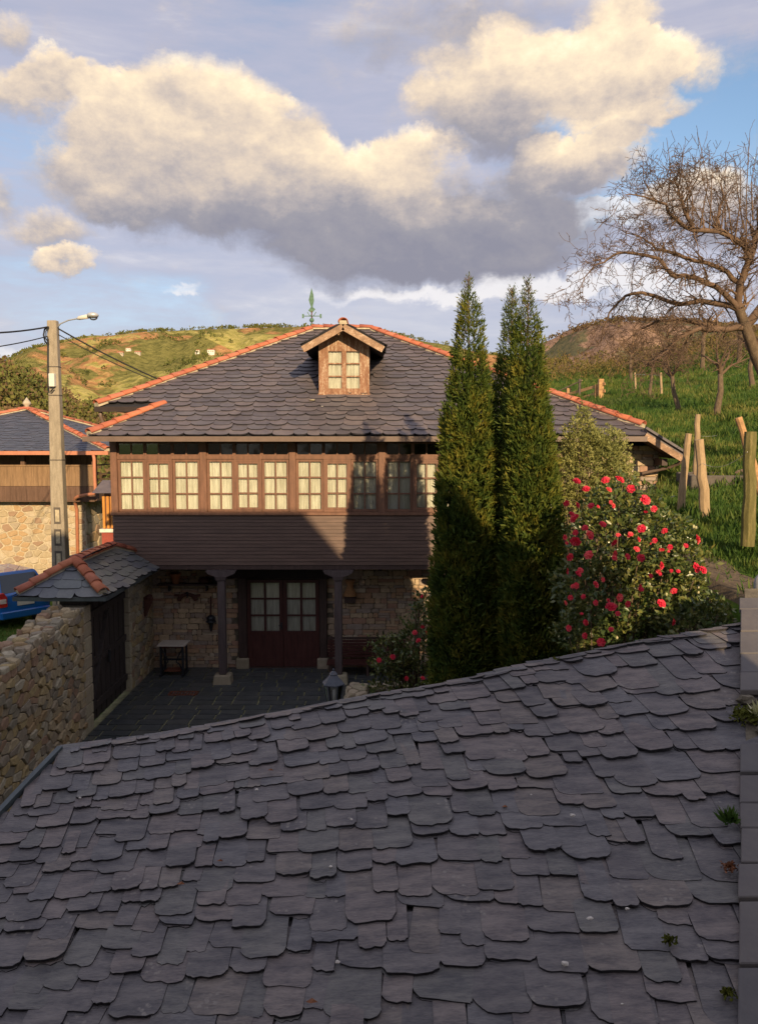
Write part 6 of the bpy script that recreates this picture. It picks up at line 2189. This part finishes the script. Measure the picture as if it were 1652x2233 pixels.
mb = MB(); mb.lathe((p, WY - .14, sz), [(.07, 0), (.11, .10), (.10, .18), (.06, .23), (.075, .28), (.05, .27)], 14); o = mb.build('jug', 'black_iron', smooth=True); tag(o, 'black jug at the right end of the shelf beside the post', 'jug')
# ox yoke
c = at(409, 1300, WY - .06)
yk = thing('ox_yoke', 'old reddish wooden ox yoke hung as an arch on the porch wall', 'yoke', tuple(c))
mb = MB()
pts = []
for k in range(11):
    a = math.pi * k / 10; pts.append((c.x - .20 * math.cos(a), c.y, c.z - .10 + .15 * math.sin(a)))
mb.tube(pts, [.05, .055, .06, .05, .045, .04, .045, .05, .06, .055, .05], 7)
for s_ in (-1, 1): mb.bar((c.x + s_ * .17, c.y, c.z + .02), (c.x + s_ * .31, c.y, c.z + .03), .04, .05)
mb.build('yoke_beam', 'old_timber', yk)
mb = MB(); mb.tube([(c.x, c.y - .03, c.z + .12), (c.x + .02, c.y - .05, c.z + .02), (c.x, c.y - .04, c.z - .02)], .02, 6); mb.sphere((c.x, c.y - .02, c.z + .08), .04, 7, 5); mb.build('strap', 'black_iron', yk)
# hanging tool
c = at(460, 1340, WY - .08)
hk = thing('hanging_scale', 'dark iron and wood tool hanging from a stick on the porch wall', 'tool', tuple(c))
za, zb_ = pz(1300, WY - .08), pz(1348, WY - .08)
mb = MB(); mb.bar((c.x + .01, c.y, za), (c.x - .01, c.y, zb_), .035, .03, (0, 1, 0)); mb.build('handle', 'old_timber', hk)
mb = MB(); mb.lathe((c.x, c.y, pz(1376, WY - .08)), [(.02, 0), (.035, .10), (.05, .17), (.09, .22), (.13, .235), (.10, .27), (.11, .32), (.08, .37), (.03, .40)], 10); mb.build('body', 'black_iron', hk)
# wicker trap
c = at(763, 1280, WY - .12)
wk = thing('wicker_basket', 'upright hourglass wicker basket hung right of the porch post', 'basket', tuple(c))
k_ = 18.8 / FPX
mb = MB(); mb.lathe((c.x, c.y, c.z - 19 * k_), [(.165, 0), (.16, .03), (.12, .12), (.07, .22), (.075, .27), (.12, .36), (.125, .38)], 14); mb.build('weave', 'wicker', wk, smooth=True)
MB().box((c.x - .13, c.y - .06, c.z - 34 * k_), (c.x + .13, c.y + .08, c.z - 21 * k_)).build('lower_rack', 'wood_dark', wk)
# carved bracket on the pier
c = Vector((WX + .09, 18.2, pz(1305, 18.2)))
mb = MB(); mb.tube([c + Vector((-.08, 0, -.40)), c + Vector((-.02, -.02, -.2)), c + Vector((.02, 0, 0)), c + Vector((.08, -.06, .08))], [.05, .08, .12, .05], 7)
mb.sphere(c + Vector((.06, -.05, .02)), .10, 7, 5, (1, 1, .8), .5)
o = mb.build('wooden_bracket', 'old_timber'); tag(o, 'rough dark wooden bracket fixed on the gate pier', 'bracket')

# ------------------------------------------------------------------ lantern on a post
lY = 9.3
c = at(727, 1500, lY)
ln = thing('garden_lantern', 'hexagonal black garden lantern with white bulb rising just behind the slate ridge', 'lantern', (c.x, lY, .0))
zc, zr, zb_ = pz(1462, lY), pz(1489, lY), pz(1534, lY)
mb = MB(); mb.lathe((c.x, lY, 0), [(.09, 0), (.09, .12), (.045, .16), (.035, .9), (.05, .92), (.03, .96), (.028, zb_ - .12), (.06, zb_ - .05), (.08, zb_ - .01)], 10); mb.build('post', 'lantern_paint', ln)
mb = MB(); mb.lathe((c.x, lY, zr), [(.142, -.012), (.142, .0), (.085, .055), (.05, .10), (.055, .11), (.035, .135), (.012, .15), (.014, .17), (0, .18)], 6); mb.build('cap', 'lantern_paint', ln)
mb = MB(); mb.lathe((c.x, lY, zb_ - .015), [(.085, 0), (.085, .015)], 6); mb.build('base_plate', 'lantern_paint', ln)
for k in range(6):
    a = 2 * math.pi * k / 6; a2 = 2 * math.pi * (k + 1) / 6
    t_ = lambda q, r, z: Vector((c.x + math.cos(q) * r, lY + math.sin(q) * r, z))
    u = Vector((0, 0, 1)).orthogonal()
    mb = MB(); mb.tube([t_(a, .074, zb_), t_(a, .118, zr - .01)], .008, 5); mb.build('glazing_bar', 'lantern_paint', ln)
    mb = MB(); mb.add([t_(a, .070, zb_), t_(a2, .070, zb_), t_(a2, .113, zr - .012), t_(a, .113, zr - .012)], [(0, 1, 2, 3)]); mb.build('glass', 'pane_glass', ln, fixn=False)
mb = MB(); mb.tube([(c.x + .012, lY, zb_), (c.x + .012, lY, zb_ + .17)], .019, 8); mb.build('bulb', 'candle_white', ln, smooth=True)

# grey rounded stand-pipe behind the far end of the coping
c = at(1650, 1300, 8.75)
mb = MB(); mb.lathe((c.x + .03, 8.75, c.z - .35), [(.075, 0), (.075, .50), (.06, .56), (.03, .60), (0, .61)], 12)
o = mb.build('vent_pipe', 'gravel_grey', smooth=True); tag(o, 'grey round-topped vent pipe behind the far end of the slab coping', 'pipe')

# ------------------------------------------------------------------ small things lying on the foreground roof
rg = np.random.default_rng(5)


def onroof(px, py, lift=.045):
    a, b_ = ray(px, py)
    Y = 6.0
    for _ in range(30):
        x = a * Y
        # invert the ruled surface
        lo, hi = 0, 1
        best = min(((abs((q := fs_(u_, t_)).y - Y) + abs(q.x - x), q) for t_ in np.linspace(-.2, 1, 25) for u_ in np.linspace(-2.5, 3.9, 33)), key=lambda w: w[0]) if _ % 6 == 0 else best
        z = best[1].z + lift
        Yn = (z - CAMZ) / b_ if b_ < 0 else Y
        Y = .5 * Y + .5 * Yn
    return Vector((a * Y, Y, CAMZ + b_ * Y))


for k, (px, py, s_) in enumerate([(1285, 2003, 1.2), (1231, 2102, 1.6), (1247, 1778, 1.3), (736, 2098, 1.0), (1012, 1530, .8), (1172, 1740, .6), (1366, 1982, .9), (1011, 1556, .6), (721, 1890, .8), (1157, 1733, .5), (766, 1787, .7), (175, 1740, .8), (560, 1722, .9), (1355, 2190, .6)]):
    p = onroof(px, py)
    mb = MB(); mb.sphere(p + Vector((0, 0, .004)), .012 * s_, 6, 4, (1.3, 1, .7), .5)
    o = mb.build('pebble', 'pebble_pale'); tag(o, 'tiny pale stone chip lying on the foreground slates', 'pebble', 'stone chips scattered on the slate roof')
for k, (px, py, s_) in enumerate([(395, 1928, 1.0), (1100, 1760, .8), (590, 1680, .9), (425, 1662, .7), (680, 2245 - 60, 1.2), (480, 1878, .8)]):
    p = onroof(px, py); r = .028 * s_
    mb = MB(); mb.add([p + Vector((-r, 0, .004)), p + Vector((-.2 * r, -.6 * r, .01)), p + Vector((r, 0, .002)), p + Vector((0, .6 * r, .012)), p + Vector((.3 * r, 0, .018))], [(0, 1, 4), (1, 2, 4), (2, 3, 4), (3, 0, 4)])
    o = mb.build('dead_leaf', 'dry_leaf', fixn=False); tag(o, 'curled brown dead leaf lying on the foreground slates', 'leaf', 'dead leaves scattered on the slate roof')


def moss_tuft(name, label, c, r, n, mat, up, seed, size=.03):
    rg = np.random.default_rng(seed)
    P = np.array(c) + rg.normal(size=(n, 3)) * np.array([r, r, r * .35]); D = rg.normal(size=(n, 3)) * .8 + np.array([0, 0, up])
    V, F = leafcloud(P, D, size * (.6 + .8 * rg.random(n)), .25 if up > 1 else .7, .3, rg)
    tag(fast(name, V, F, mat, kind='stuff'), label, 'moss' if mat == 'moss' else 'weed')


moss_tuft('moss_clump', 'yellow-brown moss clump caught between slates low at the right', onroof(1458, 2048), .014, 120, 'moss', .4, 1, .022)
moss_tuft('moss_clump', 'small moss cushion on the slates near the ridge end', onroof(1215, 1440), .014, 60, 'moss', .6, 2, .03)
moss_tuft('moss_clump', 'moss patch beside the coping halfway up the roof edge', onroof(1432, 1470), .016, 70, 'moss', .6, 3, .03)
moss_tuft('moss_clump', 'dark moss filling the broken gap of the coping', tuple(cop(.60, .04, .05)), .055, 700, 'moss', .3, 4, .03)
moss_tuft('weed_tuft', 'dry straw-coloured weed hanging in the coping gap', tuple(cop(.585, .13, .08)), .02, 45, 'bud_pale', 1.6, 5, .10)
moss_tuft('weed_tuft', 'fresh green grass tuft growing against the coping', onroof(1588, 1790), .02, 70, 'grass_blade', 1.4, 6, .08)
moss_tuft('weed_tuft', 'tiny green tuft beside the coping above the gap', onroof(1597, 1520), .015, 50, 'grass_blade', 1.6, 7, .07)
moss_tuft('moss_clump', 'dark reddish moss lump against the lower coping', onroof(1590, 1890), .02, 120, 'dry_leaf', .3, 8, .022)
moss_tuft('moss_clump', 'dark moss lump at the very bottom of the coping', onroof(1588, 2165), .016, 120, 'moss', .3, 9, .022)
# lichen yellow spots and droppings on the house roof under the dormer
for (px, py, w, m_, lb) in ((681, 876, .16, 'bud_pale', 'yellow lichen splash on the slates below the dormer left corner'), (703, 890, .07, 'plaster_white', 'small white spot on the slates below the dormer')):
    y = 17.2 + 0; a, b_ = ray(px, py)
    Y = (5.6 - HT * 17.2 - CAMZ) / (b_ - HT)
    p = Vector((a * Y, Y, CAMZ + b_ * Y)) + Vector((0, -.035, .045))
    mb = MB(); mb.sphere(p, w / 2, 8, 4, (1, .5, .16), .5); tag(mb.build('lichen_patch', m_), lb, 'lichen')
